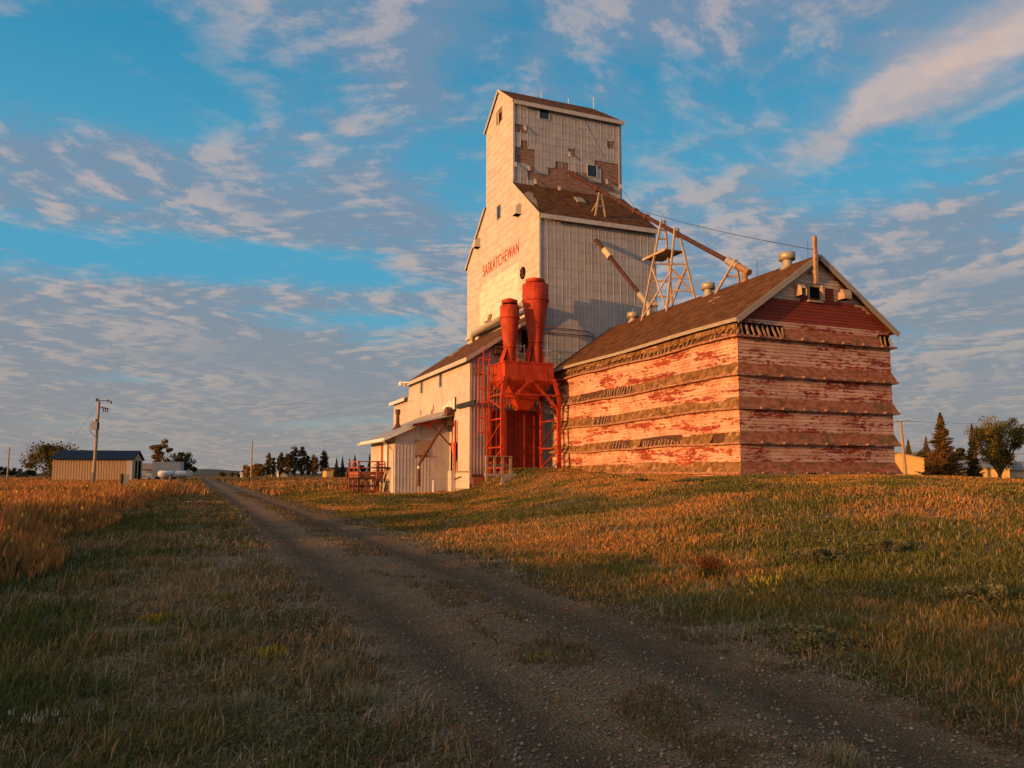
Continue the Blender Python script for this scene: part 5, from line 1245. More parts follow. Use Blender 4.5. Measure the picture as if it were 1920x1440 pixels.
q = fbm(x, y, 1.5, 111)
k = (x > .2) & (x < 5.1) & (RNG.random(len(x)) < .25+.75*np.maximum(np.exp(-((x-3.1)/.55)**2), np.exp(-((x-1.3)/.5)**2)+np.exp(-((x-4.9)/.4)**2))); x, y, r = x[k], y[k], r[k]; n = len(x)
tag(stones('gravel', x, y, (.0045+.0125*RNG.random(n)**3)*(1+r*.04), cclip(mixc(jc((.20, .15, .11), n), jc((.30, .24, .18), n), (RNG.random(n) < .10)*.8))), kind='stuff')

def crown_mesh(name, P, Nn, s, cols, org, parent=None, mat=None, flat=.0):
    n = len(P); a = RNG.normal(size=(n, 3)); a /= np.linalg.norm(a, axis=1)[:, None]; b_ = np.cross(a, RNG.normal(size=(n, 3))); b_ /= np.linalg.norm(b_, axis=1)[:, None]
    s = np.asarray(s)*RNG.uniform(.6, 1.3, n) if np.ndim(s) else s*RNG.uniform(.6, 1.3, n)
    s = s[:, None]
    V = np.stack([P-a*s*.5, P+b_*s*.38, P+a*s*.5, P-b_*s*.38], 1)
    Q = np.arange(n*4).reshape(n, 4)
    me = np_mesh(name, V.reshape(-1, 3)-np.array(org), Q, None, np.repeat(cols, 4, 0)); me.materials.append(mat or LM)
    ob = bpy.data.objects.new(name, me); C.objects.link(ob)
    if parent is not None: ob.parent = parent
    return ob
# single plants
def plant(name, label, cat, px, py, h, rad, n, c0, c1, group=None, lean=.5, w=.012, zg=.0):
    P = az_(px, py, zg)
    for _ in range(12):
        P = az_(px, py, gz(P.x, P.y))
    g = gz(P.x, P.y)
    x = P.x+RNG.normal(0, rad, n); y = P.y+RNG.normal(0, rad, n)
    o = blades(name, x, y, RNG.uniform(.4, 1, n)*h, np.full(n, w), cclip(jc(c0, n)), cclip(jc(c1, n)), lean, org=(P.x, P.y, g))
    tag(o, label, cat, group); return P
def flowers(name, label, px, py, h, rad, n, cg, cf, stem=.008, fs=.016):
    P = az_(px, py, 0)
    for _ in range(12): P = az_(px, py, gz(P.x, P.y))
    g = gz(P.x, P.y); x = P.x+RNG.normal(0, rad, n); y = P.y+RNG.normal(0, rad, n); hh = RNG.uniform(.55, 1, n)*h
    m = n*3; i = RNG.integers(0, n, m); zf_ = g+hh[i]*RNG.uniform(.65, .98, m); cs_ = cclip(jc(cg, n)); ch_ = cclip(jc(cf, m)); cc2 = np.vstack([cs_, ch_])
    o = blades(name, np.r_[x, x[i]+RNG.normal(0, .03, m)], np.r_[y, y[i]+RNG.normal(0, .03, m)], np.r_[hh, np.full(m, fs*2.2)], np.r_[np.full(n, stem), np.full(m, fs)], cc2, cc2, .45, org=(P.x, P.y, g), z=np.r_[np.full(n, g), zf_])
    tag(o, label, 'plant')
flowers('yellow_weed', 'low yellow flowering weed in the verge, nearest the tall field', 290, 1172, .14, .07, 26, (.06, .08, .02), (.36, .24, .02), fs=.010)
flowers('yellow_weed', 'yellow green weed farthest from the camera in the verge', 425, 1133, .16, .08, 30, (.085, .10, .02), (.16, .16, .03), fs=.010)
flowers('yellow_weed', 'tiny yellow weed in the grassy strip between the ruts', 1010, 1240, .07, .06, 14, (.09, .10, .02), (.30, .20, .02), fs=.008)
flowers('yellow_weed', 'yellow flowering weed in the middle of the verge, left of the foxtails', 505, 1240, .15, .09, 30, (.08, .10, .02), (.38, .27, .025), fs=.010)
flowers('goldenrod', 'tall goldenrod with yellow sprays in the right hand grass', 1435, 1140, .55, .10, 22, (.10, .12, .03), (.55, .36, .03), fs=.014)
flowers('red_weed', 'dark bushy weed with red tips in the right hand grass', 1330, 1085, .38, .11, 240, (.05, .055, .018), (.15, .045, .02), fs=.008)
flowers('white_yarrow', 'small white flowers at the lower left corner of the verge', 90, 1365, .13, .10, 22, (.06, .07, .03), (.40, .38, .33), fs=.007)
flowers('white_yarrow', 'small white flowers in the middle of the verge', 185, 1135, .10, .22, 20, (.06, .07, .03), (.36, .34, .30), fs=.007)
for i, (px, py, hh, rad, lb) in enumerate(((1530, 1055, .32, .28, 'grey green sagebrush clump low on the bank, left of the two large clumps'), (1660, 1040, .36, .35, 'large grey green sagebrush clump casting a shadow on the bank'), (1205, 965, .30, .25, 'low dark weed clump on the bank below the annex'), (1790, 960, .38, .6, 'wide grey green sagebrush clump high on the bank right of the annex'), (1650, 925, .30, .9, 'broad leafy weed patch along the foot of the annex'), (1300, 972, .22, .3, 'small weed clump in the grass below the annex corner'), (1500, 1210, .2, .3, 'pale leafy weed clump near the track on the right'), (1850, 1130, .25, .45, 'pale leafy weed patch at the right edge of the grass'))):
    P = az_(px, py, 0)
    for _ in range(12): P = az_(px, py, gz(P.x, P.y))
    g = gz(P.x, P.y); k_ = 26; hx_ = RNG.normal(0, rad*.8, k_); hy_ = RNG.normal(0, rad*.8, k_); hz2 = hh*.85*np.exp(-(hx_**2+hy_**2)/(rad*1.6)**2)*RNG.uniform(.5, 1, k_); m_ = 130
    q_ = RNG.normal(size=(k_, m_, 3)); q_ /= np.linalg.norm(q_, axis=2)[..., None]; q_ *= (.10*(RNG.random((k_, m_, 1))**.4))*(.6+rad); q_[..., 2] = np.abs(q_[..., 2])*.9
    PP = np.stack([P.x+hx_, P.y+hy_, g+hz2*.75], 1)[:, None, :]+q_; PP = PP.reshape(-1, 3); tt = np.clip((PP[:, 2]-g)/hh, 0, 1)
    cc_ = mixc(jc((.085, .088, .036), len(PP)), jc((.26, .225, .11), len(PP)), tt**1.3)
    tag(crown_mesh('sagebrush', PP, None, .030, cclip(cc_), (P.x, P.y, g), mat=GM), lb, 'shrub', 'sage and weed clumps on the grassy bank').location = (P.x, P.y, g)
for i, (px, py, hh, lb) in enumerate(((1580, 1432, .14, 'dry straw tuft nearest the camera on the track'), (615, 1275, .2, 'foxtail tuft right of the yellow weed in the verge'), (672, 1320, .2, 'foxtail tuft nearest the left edge of the track'), (470, 1330, .16, 'low green grass tuft nearest the camera in the verge'))):
    plant('grass_tuft', lb, 'grass tuft', px, py, hh, .07, 260, (.10, .11, .05), (.34, .28, .17), 'foxtail tufts beside the track', .6, .007)

def tree(name, label, loc, h, wd, kind='round', group=None, nl=3000, ls=.22, c=((.045, .055, .015), (.11, .10, .028)), base=.2, seed=0, limbs=8, clumps=26, cat='tree', trunk_r=None):
    rg = np.random.default_rng(seed+5); L = Vector(loc); root = thing(name, label, cat, loc, group); ORG[root.name] = L
    tb = MB(); tr_ = trunk_r or h*.022
    if kind == 'spruce':
        tb.tube([L, L+Vector((0, 0, h*.96))], [tr_*1.2, .02], 6); tb.build('trunk', M['bark'], root)
        pts = []; nb_ = int(38*(h/8)**.5)+26
        per = max(6, nl//(nb_*6))
        for lv in range(nb_):
            f = lv/nb_; z = h*(.03+.97*f); R_ = wd/2*(1-f)**.95*(.75+.4*rg.random())+.02
            for k in range(6):
                an = rg.uniform(0, 6.28); rr_ = R_*rg.uniform(.65, 1.15); t = rg.random(per)**.7
                px_ = np.cos(an)*rr_*t; py_ = np.sin(an)*rr_*t; pz = z-.16*rr_*t+.22*rr_*t**2.5+rg.normal(0, .04, per)
                pts.append(np.stack([L.x+px_+rg.normal(0, .004*wd+.05*R_, per), L.y+py_+rg.normal(0, .004*wd+.05*R_, per), L.z+pz], 1))
        P = np.concatenate(pts)
    else:
        cs = []
        for k in range(clumps):
            while True:
                v = rg.uniform(-1, 1, 3)
                if .25 < np.linalg.norm(v) < 1: break
            if kind == 'round': q = np.array([v[0]*wd*.40, v[1]*wd*.40, (base+(1-base)*(.5+.42*v[2]))*h])
            elif kind == 'vase': zf_ = .5+.46*v[2]; q = np.array([v[0]*wd*.42*(.45+.75*zf_), v[1]*wd*.42*(.45+.75*zf_), (base+(1-base)*zf_)*h])
            else: zf_ = .5+.48*v[2]; q = np.array([v[0]*wd*.34*(1.1-.75*zf_**2), v[1]*wd*.34*(1.1-.75*zf_**2), (base+(1-base)*zf_)*h])
            cs.append(q)
        cs = np.array(cs); per = nl//clumps
        rr_ = wd*(.13 if kind == 'round' else (.095 if kind == 'vase' else .15))
        pts = []
        for q in cs:
            v = rg.normal(size=(per, 3)); v /= np.linalg.norm(v, axis=1)[:, None]; rad = rr_*rg.uniform(.65, 1.35)*rg.random((per, 1))**.45
            pts.append(q+v*rad*np.array([1.15, 1.15, .85]))
        P = np.concatenate(pts)+np.array([L.x, L.y, L.z])
        top = L+Vector((0, 0, h*(base+.35*(1-base)))); tb.tube([L-Vector((0, 0, .2)), L+Vector((rg.normal(0, .04)*h, 0, h*base*.8)), top], [tr_*1.2, tr_, tr_*.5], 7)
        for k in range(limbs):
            q = cs[k % clumps]; s_ = L+Vector((0, 0, h*base*rg.uniform(.5, 1.3))); e = L+Vector(q); m_ = (s_+e)/2+Vector((0, 0, h*.05*rg.uniform(-1, 1)))
            tb.tube([s_, m_, e], [tr_*.55, tr_*.35, tr_*.12], 5, cap=False)
        tb.build('trunk', M['bark'], root)
    n = len(P); cl_ = np.array(c); t = np.clip(vnoise(P[:, 0]*1.0, P[:, 2]+P[:, 1], 1.1, seed)*1.2-.1+rg.normal(0, .15, n), 0, 1)[:, None]
    col = cl_[0]*(1-t)+cl_[1]*t
    if kind == 'spruce': ls = ls*(1.1-.65*np.clip((P[:, 2]-L.z)/h, 0, 1))
    crown_mesh('crown', P, None, ls, cclip(col), loc, root)
    return root
def copy_tree(o, loc, s, rz, label, group=None):
    c = o.copy(); C.objects.link(c); c.location = loc; c.scale = (s, s, s) if not isinstance(s, tuple) else s; c.rotation_euler.z = rz; c['label'] = label
    if group: c['group'] = group
    for ch in list(o.children): d = ch.copy(); C.objects.link(d); d.parent = c
    return c
# unseen bushes added west of the track, placed and sized to shade the foreground
sb = tree('shade_bush', 'broad unseen bush added west of the track for foreground shade', (-46, -34, 0), 6.2, 8.5, 'round', 'added shade bushes west of the track', nl=5200, ls=.55, base=.02, seed=3, clumps=40)
rnd = random.Random(3)
for k, yk in enumerate(np.arange(-29, 21, 4.6)):
    copy_tree(sb, (-46+rnd.uniform(-1.5, 1.5), yk, 0), (1, 1, rnd.uniform(.86, 1.02)*(1.16 if -17 < yk < -3 else 1)), rnd.uniform(0, 6), 'broad unseen bush added west of the track for foreground shade', 'added shade bushes west of the track')

def G(px, y, z=0.0): p = ay_(px, 880, y); return (p.x, y, z)
def HT(py, px, y, z=0.0): return ay_(px, py, y).z-z
def PXW(w, px, y): p = ay_(px, 880, y); return w*(p.x*math.sin(YAW)+p.y*math.cos(YAW))/FPX
GOLD = ((.16, .085, .022), (.36, .20, .05)); OLV = ((.065, .058, .018), (.17, .12, .035)); DRK = ((.030, .036, .014), (.07, .062, .022)); BRN = ((.10, .062, .022), (.24, .13, .045))
# middle distance row
D = 300
for i, (kd, px, pt, w, c, lb) in enumerate((
    ('round', 463, 871, 14, GOLD, 'small golden bush left of the bare pole'), ('round', 484, 868, 26, GOLD, 'broad golden bush right of the bare pole'), ('poplar', 504, 848, 13, OLV, 'slim open poplar, first behind the golden bush'), ('poplar', 513, 856, 9, OLV, 'thin low poplar between two taller ones'),
    ('poplar', 526, 847, 15, OLV, 'open poplar left of the tall dense pair'), ('poplar', 539, 845, 16, BRN, 'brownish poplar touching the tall dense pair'), ('poplar', 551, 834, 20, DRK, 'left one of the tall dense poplar pair'), ('poplar', 566, 835, 20, DRK, 'right one of the tall dense poplar pair'),
    ('poplar', 577, 855, 12, DRK, 'small dark poplar right of the tall pair'), ('poplar', 588, 852, 18, BRN, 'rusty brown pointed tree right of the tall poplars'), ('poplar', 607, 845, 17, DRK, 'lone dark poplar left of the small gabled house'))):
    g = G(px, D); tree('poplar_tree' if kd == 'poplar' else 'round_bush', lb, g, HT(pt, px, D), PXW(w*1.35, px, D), kd, nl=4200, ls=.42, c=c, base=.10 if kd == 'poplar' else .03, seed=i, clumps=60 if w > 12 else 36, limbs=6)
for i, (px, pt, w, lb) in enumerate(((631, 858, 13, 'dark spruce just right of the gabled house'), (642, 856, 13, 'second dark spruce right of the gabled house'), (655, 860, 12, 'dark spruce left of the tallest one by the porch'), (665, 852, 18, 'tallest dark spruce of the row left of the porch'), (693, 850, 16, 'dark spruce half hidden behind the office corner'))):
    tree('spruce_tree', lb, G(px, 260), HT(pt, px, 260), PXW(w, px, 260), 'spruce', nl=1500, ls=.5, c=DRK, seed=40+i)
tree('round_bush', 'dark green round bush between the spruces and the porch', G(680, 262), HT(866, 680, 262), PXW(15, 680, 262), 'round', nl=1300, ls=.5, c=DRK, base=.03, seed=50)
# left hand trees
tree('elm_tree', 'large yellow green tree at the left end of the blue roofed shed', G(104, 172), HT(826, 104, 172), PXW(112, 104, 172), 'round', nl=7000, ls=.38, c=OLV, base=.02, seed=60, clumps=46)
tree('elm_tree', 'tree crown showing just over the blue shed roof', G(148, 205), HT(836, 148, 205), PXW(44, 148, 205), 'round', nl=2500, ls=.4, c=OLV, base=.1, seed=61)
tree('elm_tree', 'loose reddish crowned tree behind the grey trailer', G(305, 215), HT(824, 305, 215), PXW(56, 305, 215), 'vase', nl=4200, ls=.38, c=BRN, base=.12, seed=62, clumps=34, limbs=12)
tree('elm_tree', 'dark dense tree behind the right end of the grey trailer', G(345, 212), HT(845, 345, 212), PXW(50, 345, 212), 'round', nl=4200, ls=.4, c=DRK, base=.03, seed=63, clumps=34)
for i, (px, pt, w) in enumerate(((4, 873, 26), (22, 876, 26), (46, 878, 26), (60, 882, 20))):
    tree('round_bush', ['low dark bush at the very left edge of the photo', 'low dark bush behind the leftmost pole', 'low dark bush behind the tractor', 'lowest dark bush beside the big elm'][i], G(px, 420), HT(pt, px, 420), PXW(w, px, 420), 'round', nl=900, ls=.7, c=DRK, base=.02, seed=70+i, clumps=12, limbs=2)
# right hand trees
tree('spruce_tree', 'tall broad spruce with sunlit orange top right of the annex', G(1768, 74), HT(773, 1768, 74), PXW(84, 1768, 74), 'spruce', nl=52000, ls=.20, c=((.060, .055, .022), (.22, .11, .04)), seed=80)
tree('spruce_tree', 'slim dark spruce in front of the spreading elm', G(1826, 74), HT(794, 1826, 74), PXW(36, 1826, 74), 'spruce', nl=26000, ls=.17, c=((.045, .045, .02), (.16, .10, .035)), seed=81)
tree('elm_tree', 'spreading open crowned elm at the right edge', G(1874, 75), HT(780, 1874, 75), PXW(135, 1874, 75), 'vase', nl=17000, ls=.21, c=((.07, .07, .018), (.28, .20, .045)), base=.22, seed=82, clumps=74, limbs=30, trunk_r=.22)
for i, (kd, px, pt, w, yy_, c, lb) in enumerate((('spruce', 1705, 824, 36, 98, OLV, 'small spruce behind the yellow walled house'), ('spruce', 1739, 818, 40, 95, BRN, 'spruce partly hidden left of the tall broad one'), ('round', 1728, 840, 64, 96, OLV, 'olive bushy tree right of the yellow walled house'),
        ('round', 1682, 838, 40, 99, GOLD, 'golden bushy tree showing between annex and leaning pole'), ('round', 1795, 834, 40, 97, DRK, 'dark round tree right of the broad spruce'), ('round', 1812, 852, 30, 94, DRK, 'low dark round tree left of the slim spruce'), ('round', 1875, 848, 90, 97, GOLD, 'golden orange bush seen through the elm'))):
    tree('spruce_tree' if kd == 'spruce' else 'round_tree', lb, G(px, yy_), HT(pt, px, yy_), PXW(w, px, yy_), kd, nl=4200, ls=.36, c=c, base=.03, seed=90+i, clumps=30)

# ------------------------------------------------------------------ distant buildings
def house(name, label, px0, px1, pe, pr, y, dep, wallm, roofm, rz=0.0, ridge='x', cat='house', z0=0.0, extra=None):
    a = ay_(px0, pe, y); c = ay_(px1, pe, y); W_ = c.x-a.x if rz > -.5 else PXW(px1-px0, (px0+px1)/2, y); he = a.z; hr = ay_(px0, pr, y).z; cx = (a.x+c.x)/2
    nv = Vector((cx, y, 0)).normalized(); root = thing(name, label, cat, (cx, y+dep/2, z0) if rz > -.5 else (cx+nv.x*dep/2, y+nv.y*dep/2, z0)); root.rotation_euler.z = rz; ORG[root.name] = Vector((0, 0, 0))
    b = MB(); w2, d2 = W_/2, dep/2
    if ridge == 'x': b.add([(-w2, -d2, 0), (w2, -d2, 0), (w2, d2, 0), (-w2, d2, 0), (-w2, -d2, he), (w2, -d2, he), (w2, d2, he), (-w2, d2, he), (-w2, 0, hr-.1), (w2, 0, hr-.1)], [(0, 1, 5, 4), (1, 2, 6, 9, 5), (2, 3, 7, 6), (3, 0, 4, 8, 7)])
    else: b.add([(-w2, -d2, 0), (w2, -d2, 0), (w2, d2, 0), (-w2, d2, 0), (-w2, -d2, he), (w2, -d2, he), (w2, d2, he), (-w2, d2, he), (0, -d2, hr-.1), (0, d2, hr-.1)], [(0, 1, 5, 8, 4), (1, 2, 6, 5), (2, 3, 7, 9, 6), (3, 0, 4, 7)])
    b.build('wall', wallm, root); b = MB(); o = .35
    if ridge == 'x': b.slab([(-w2-o, -d2-o, he-.1), (w2+o, -d2-o, he-.1), (w2+o, 0, hr), (-w2-o, 0, hr)], .12); b.slab([(-w2-o, 0, hr), (w2+o, 0, hr), (w2+o, d2+o, he-.1), (-w2-o, d2+o, he-.1)], .12)
    else: b.slab([(-w2-o, -d2-o, he-.1), (0, -d2-o, hr), (0, d2+o, hr), (-w2-o, d2+o, he-.1)], .12); b.slab([(0, -d2-o, hr), (w2+o, -d2-o, he-.1), (w2+o, d2+o, he-.1), (0, d2+o, hr)], .12)
    b.build('roof', roofm, root)
    return root, w2, d2, he, hr
tanm = material('tan_cladding', (.50, .30, .14), (.54, .33, .155), rough=.6, scale=2); bluem = material('blue_metal_roof', (.006, .015, .034), (.009, .020, .042), rough=.7, scale=2, spec=.1)
greym = material('grey_roofing', (.17, .16, .16), (.21, .20, .20), rough=.9, scale=2); yelm = material('cream_wall', (.55, .36, .14), (.50, .32, .13), rough=.8, scale=2); beige = material('beige_wall', (.52, .42, .33), (.46, .37, .29), rough=.8)
sh, w2, d2, he, hr = house('machine_shed', 'long tan metal machine shed with dark blue roof beyond the field', 104, 255, 859, 842, 150, 11, tanm, bluem, rz=R(-5), cat='shed')
b = MB()
for x in np.arange(-w2+.2, w2, .42): b.box(x-.05, x+.05, -d2-.035, -d2-.005, 0, he-.15)
b.build('cladding_ribs', tanm, sh)
b = MB(); b.box(w2+.01, w2+.06, -d2+3.2, -d2+4.8, 0, he-.3); b.box(w2+.01, w2+.06, -d2+6.4, -d2+9.0, 0, he-.3); b.build('door', M['dark'], sh)
b = MB(); b.box(w2-.9, w2+.02, -d2-.12, -d2-.075, 0, he-.15); b.build('corner_strip', M['metal2'], sh)
b = MB(); b.box(-w2-.4, w2+.4, -d2-.42, -d2-.36, he-.22, he-.05); b.build('eave_trim', bluem, sh)
tr_ = thing('grain_trailer', 'pale grey ribbed box trailer parked beyond the shed', 'trailer', (0, 0, 0)); a = ay_(286, 887, 175); c = ay_(341, 887, 175); tpz = ay_(300, 866, 175).z
tr_.rotation_euler.z = R(-14); tr_.location = ((a.x+c.x)/2, 176, 0); ORG[tr_.name] = tr_.location.copy()
b = MB(); b.box(a.x, c.x, 175, 177.6, .9, tpz); b.build('box', M['trim'], tr_)
b = MB()
for x in np.arange(a.x+.3, c.x, .5): b.box(x-.04, x+.04, 174.95, 174.995, .95, tpz-.05)
b.build('side_ribs', M['trim'], tr_)
for x in (a.x+1, c.x-1.2, c.x-2.3): b = MB(); b.tube([(x, 175.2, .5), (x, 175.5, .5)], .5, 12); b.build('wheel', M['black'], tr_)
house('farmhouse', 'small beige house seen between the shed and the trailer', 262, 284, 879, 868, 195, 8, beige, M['roof2'])
for i, (p0, p1, lb) in enumerate(((296, 326, 'left one of two white tanks lying in a row'), (328, 362, 'right one of two white tanks lying in a row'))):
    a = ay_(p0, 889, 165); c = ay_(p1, 889, 165); g = a.z; t_ = thing('white_tank', lb, 'tank', ((a.x+c.x)/2, 165, 0), 'white tanks beside the road'); b = MB()
    b.tube([(a.x, 165, g+.05), (a.x+.25, 165, g+.05), (c.x-.25, 165, g+.05), (c.x, 165, g+.05)], [.3, .62, .62, .3], 16); b.build('tank_shell', M['white'], t_)
    for x in (a.x+.8, c.x-.8): b = MB(); b.box(x-.1, x+.1, 164.6, 165.4, 0, g-.5); b.build('cradle', M['trim'], t_)
    if i: b = MB(); b.box(c.x-.9, c.x-.1, 164.3, 164.36, g-.4, g+.5); b.build('grey_band', M['trim'], t_)
def vehicle(name, label, cat, px, y, L_, col, dirr=1):
    p = G(px, y); r_ = thing(name, label, cat, p); x = p[0]; b = MB()
    b.box(x-L_/2, x+L_/2, y, y+1.8, .45, 1.0); b.build('body', col, r_); b = MB()
    b.slab([(x-.9, y+.1, 1.0), (x+.7, y+.1, 1.0), (x+.4, y+.1, 1.65), (x-.7, y+.1, 1.65)][::-1], 1.5); b.build('cab', col, r_); b = MB(); b.box(x-.55, x+.35, y+.06, y+.095, 1.08, 1.5); b.build('window', M['glass'], r_)
    for q in (x-L_*.32, x+L_*.32): b = MB(); b.tube([(q, y-.03, .36), (q, y+.2, .36)], .37, 12); b.build('wheel', M['black'], r_)
vehicle('pickup_truck', 'white pickup truck parked in front of the beige house', 'pickup', 266, 180, 4.6, M['white']); vehicle('pickup_truck', 'grey pickup truck just right of the white one', 'pickup', 281, 184, 4.4, M['trim'])
p = G(43, 290); tq = thing('tractor', 'dark tractor standing at the field edge left of the big elm', 'tractor', p); x = p[0]; YT = 290
b = MB(); b.box(x-1.4, x+1.0, YT, YT+1, .8, 1.5); b.box(x+.2, x+.35, YT+.4, YT+.5, 1.5, 2.3); b.build('bonnet', M['black'], tq); b = MB(); b.box(x-1.5, x-.2, YT, YT+1, 1.5, 2.9); b.build('cab', M['glass'], tq)
for q, rr_ in ((x-1.0, .95), (x+1.2, .6)): b = MB(); b.tube([(q, YT-.3, rr_), (q, YT, rr_)], rr_, 14); b.build('wheel', M['black'], tq)
# diamond sign
p = ay_(353.5, 885, 160); sg = thing('road_sign', 'small pale diamond road sign beside the tanks', 'sign', (p.x, 160, 0)); b = MB(); b.slab([(p.x-.55, 160, p.z), (p.x, 160, p.z-.55), (p.x+.55, 160, p.z), (p.x, 160, p.z+.55)], .03); b.build('panel', M['sleeve'], sg); b = MB(); b.box(p.x-.05, p.x+.05, 160.02, 160.1, 0, p.z); b.build('post', M['trim'], sg)
# houses of the middle distance
house('small_house', 'tiny cream house left of the tall poplars', 506, 513, 885, 882, 330, 6, yelm, M['roof2'])
house('farmhouse', 'low pink roofed house behind the open poplars', 523, 543, 886, 879, 340, 9, beige, M['roof2'])
house('farmhouse', 'small gabled house with lit front beside the dark spruces', 612, 628, 882, 876, 290, 9, yelm, M['roof'], ridge='y')
house('long_house', 'low blue roofed building behind the dark spruces', 629, 662, 884, 876, 300, 9, beige, bluem)
house('white_hut', 'tiny white hut on the far side of the crossing road', 452, 456, 888, 885, 300, 3, M['white'], M['white'], cat='hut')
for i, (px, w) in enumerate(((418, 14), (436, 12), (448, 10))): tree('round_bush', ['low brown bush left of the white hut, farthest left', 'low brown bush in the middle of three by the hut', 'low brown bush beside the white hut'][i], G(px, 340), HT(884, px, 340), PXW(w, px, 340), 'round', nl=600, ls=.6, c=BRN, base=.02, seed=120+i, clumps=10, limbs=2)
# far low hill on the horizon
hl = MB(); xs2 = np.linspace(-40, 95, 20); hy = 900
top = [1.65+(5.0*math.exp(-((x_-10)/45)**2)) for x_ in xs2]
V_ = []; 
for x_, t_ in zip(xs2, top): V_ += [(x_, hy-60, -.5), (x_, hy, t_*.9), (x_, hy+80, t_), (x_, hy+200, -1)]
F_ = []
for i in range(len(xs2)-1):
    for j in range(3): F_.append((i*4+j, (i+1)*4+j, (i+1)*4+j+1, i*4+j+1))
hl.add(V_, F_); tag(hl.build('hills', material('far_hill', (.06, .065, .03), (.08, .075, .035))), kind='structure')
# right hand houses
house('garage', 'yellow walled garage with low grey roof right of the annex', 1640, 1727, 858, 847, 84, 9, yelm, greym, ridge='y', cat='garage', rz=R(-50))
house('bungalow', 'long grey roofed bungalow behind the slim spruce and elm', 1800, 1880, 876, 862, 84, 10, yelm, greym, rz=R(-50))
house('bungalow', 'grey roofed bungalow at the right edge of the photo', 1885, 1960, 880, 864, 82, 10, beige, greym, rz=R(-50))
house('bungalow', 'low dark roofed house behind the broad spruce', 1786, 1832, 882, 866, 86, 8, beige, greym, rz=R(-50))

# ------------------------------------------------------------------ poles and posts
pp = thing('power_pole', 'leaning timber power pole with transformer in the field', 'power pole', (-9.17, 85, 0)); B_ = Vector((-9.18, 85, -.2)); T_ = ay_(186, 752, 85)
b = MB(); b.tube([B_, T_], [.17, .12], 10); b.build('pole', M['pole'], pp)
b = MB(); q = ay_(173.5, 886, 84.7); b.box(q.x-.09, q.x+.05, 84.6, 84.75, 0, q.z); b.build('guard_board', M['lumber'], pp)
q = ay_(177, 798, 84.9); b = MB(); b.box(q.x-.26, q.x+.26, 84.6, 85.1, q.z-.40, q.z+.38); b.tube([(q.x+.06, 84.9, q.z+.38), (q.x+.06, 84.9, q.z+.65)], .09, 8); tf = b.build('transformer', M['trim'], pp)
b = MB(); b.tube([(q.x-.26, 84.8, q.z+.2), (q.x-.42, 84.8, q.z-.1), (q.x-.3, 84.8, q.z-.6), (q.x+.2, 84.85, q.z-1.2)], .03, 6); b.build('cable_loop', M['wire'], tf)
b = MB(); b.box(q.x+.26, q.x+.42, 84.8, 85.0, q.z-.35, q.z+.3); b.build('bracket', M['black'], tf)
b = MB(); z = T_.z; b.bar((T_.x-.15, 84.9, z+.1), (T_.x+1.05, 84.9, z+.02), .09, .07); b.build('crossarm', M['wire'], pp)
for dx, dz_, rr_ in ((-.2, .12, .14), (.75, .05, .07), (1.05, -.12, .08)): b = MB(); b.lathe(T_.x+dx, 84.9, [(z+dz_-.15, rr_*.6), (z+dz_, rr_), (z+dz_+.12, rr_*.7), (z+dz_+.16, 0)], 8); b.build('insulator', M['rust'], pp)
b = MB(); y_ = 84.9; zz = ay_(195, 767, 85).z; x = ay_(190, 767, 85).x; b.bar((x-.1, y_, zz+.15), (x+.7, y_, zz-.0), .07)
for k in range(3): b.bar((x+.12+.2*k, y_, zz+.25-.05*k), (x+.22+.18*k, y_, zz-.32), .09)
b.build('cutout_switch', M['rust'], pp)
def wire(label, pts, sag, r=.012):
    b = MB(); o = Vector(pts[0])
    for a, c in zip(pts, pts[1:]):
        a, c = Vector(a), Vector(c); b.tube([a+(c-a)*f+Vector((0, 0, -4*sag*f*(1-f))) for f in np.linspace(0, 1, 13)], r, 4)
    return tag(b.build('power_line', M['wire'], None, tuple(o)), label, 'wire')
wire('guy wire running down left from the leaning power pole', [(T_.x-.1, 84.9, T_.z-.4), (T_.x-5.4, 92, 1.0)], 0.0)
wire('power line strung right from the leaning power pole towards the elevator', [(T_.x+.9, 85, T_.z+.1), (15.3, 57.0, 7.2)], .35, .006)
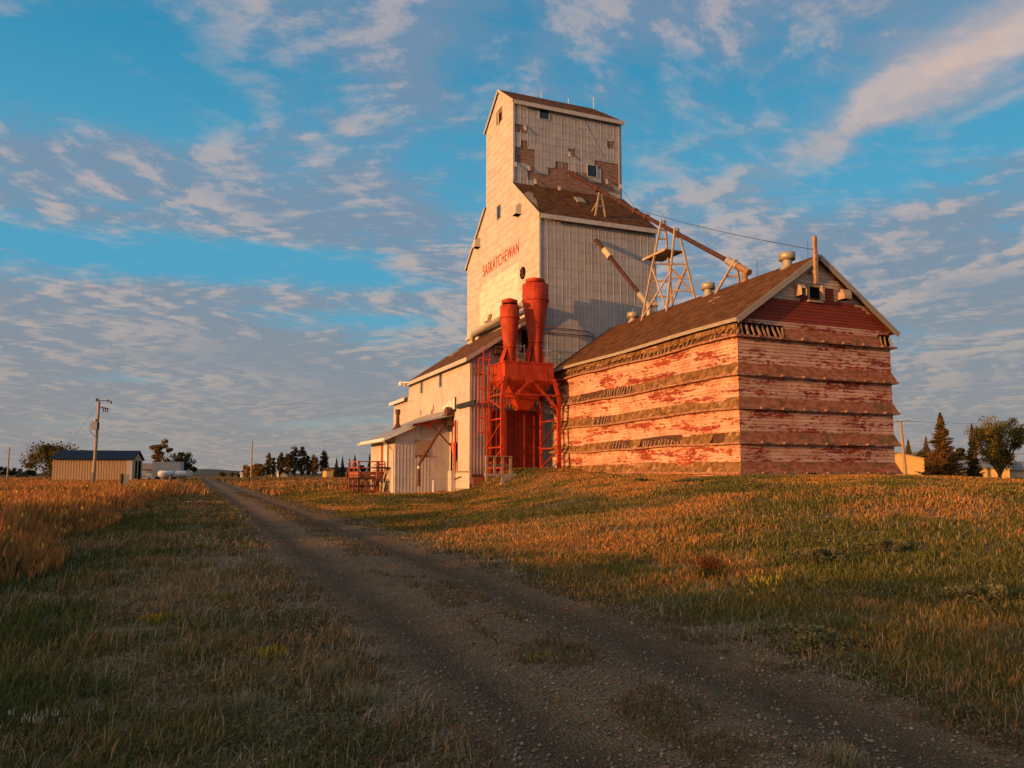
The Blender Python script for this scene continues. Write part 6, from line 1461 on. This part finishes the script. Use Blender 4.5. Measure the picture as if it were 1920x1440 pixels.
def pole(label, px, py0, pt, y, r_=.13, lean=0, arm=0):
    p = ay_(px, 880, y); t_ = ay_(px+lean, pt, y); o = thing('utility_pole', label, 'pole', (p.x, y, 0)); b = MB(); b.tube([(p.x, y, -.2), tuple(t_)], [r_*1.2, r_*.85], 8); b.build('pole', M['pole'], o)
    if arm: b = MB(); b.bar((t_.x-arm, y, t_.z-.25), (t_.x+arm, y, t_.z+.05), .12, .12); b.build('crossarm', M['pole'], o)
    else: b = MB(); b.tube([(t_.x, y, t_.z), (t_.x, y, t_.z+.22)], .09, 6); b.build('pole_top_pin', M['wire'], o)
    return t_
pole('bare pole near the left edge of the photo', 14.5, 885, 840, 190, .14, 3); pole('bare pole left of the golden bushes by the crossing road', 471, 890, 828, 200, .17, 2)
tp = pole('leaning pole with crossarm right of the annex', 1699, 893, 789, 79, .2, -11, 1.9)
wire('pair of wires leaving the crossarm pole to the right', [(tp.x-.8, 79, tp.z), (tp.x+75, 77, tp.z+.8)], .4, .02); wire('lower wire running past the spruce tops', [(tp.x+.1, 79, tp.z-4.4), (tp.x+75, 77, tp.z-3.6)], .4, .02)
for lb, px, pt, y, r_ in (('stubby dark fence post beside the leaning power pole', 228, 888, 70, .18), ('dark fence post at the end of the tall grass', 321, 888, 110, .16)):
    p = ay_(px, pt, y); b = MB(); b.tube([(p.x, y, -.1), (p.x, y, p.z*.6), (p.x+.02, y, p.z)], [r_, r_*.95, r_*.85], 9); tag(b.build('fence_post', M['bark'], None, (p.x, y, 0)), lb, 'post', 'fence posts in the tall grass')
p = ay_(236, 890, 69.5); b = MB(); b.slab([(p.x-.2, 69.5, p.z-1.0), (p.x+.2, 69.5, p.z-.6), (p.x+.28, 69.5, p.z+.0), (p.x-.1, 69.5, p.z+.05)], .03); b.box(p.x-.05, p.x+.0, 69.52, 69.56, 0, p.z-.4); tag(b.build('faded_placard', M['galv'], None, (p.x, 69.5, 0)), 'small faded tilted placard beside the stubby fence post', 'sign')
a = ay_(61, 914, 78); c = ay_(76, 895, 78); b = MB(); b.tube([tuple(a-Vector((.3, 0, .5))), tuple(c)], .05, 6); tag(b.build('marker_rod', M['orange'], None, tuple(a)), 'leaning orange guy wire marker rod in the tall field', 'marker')
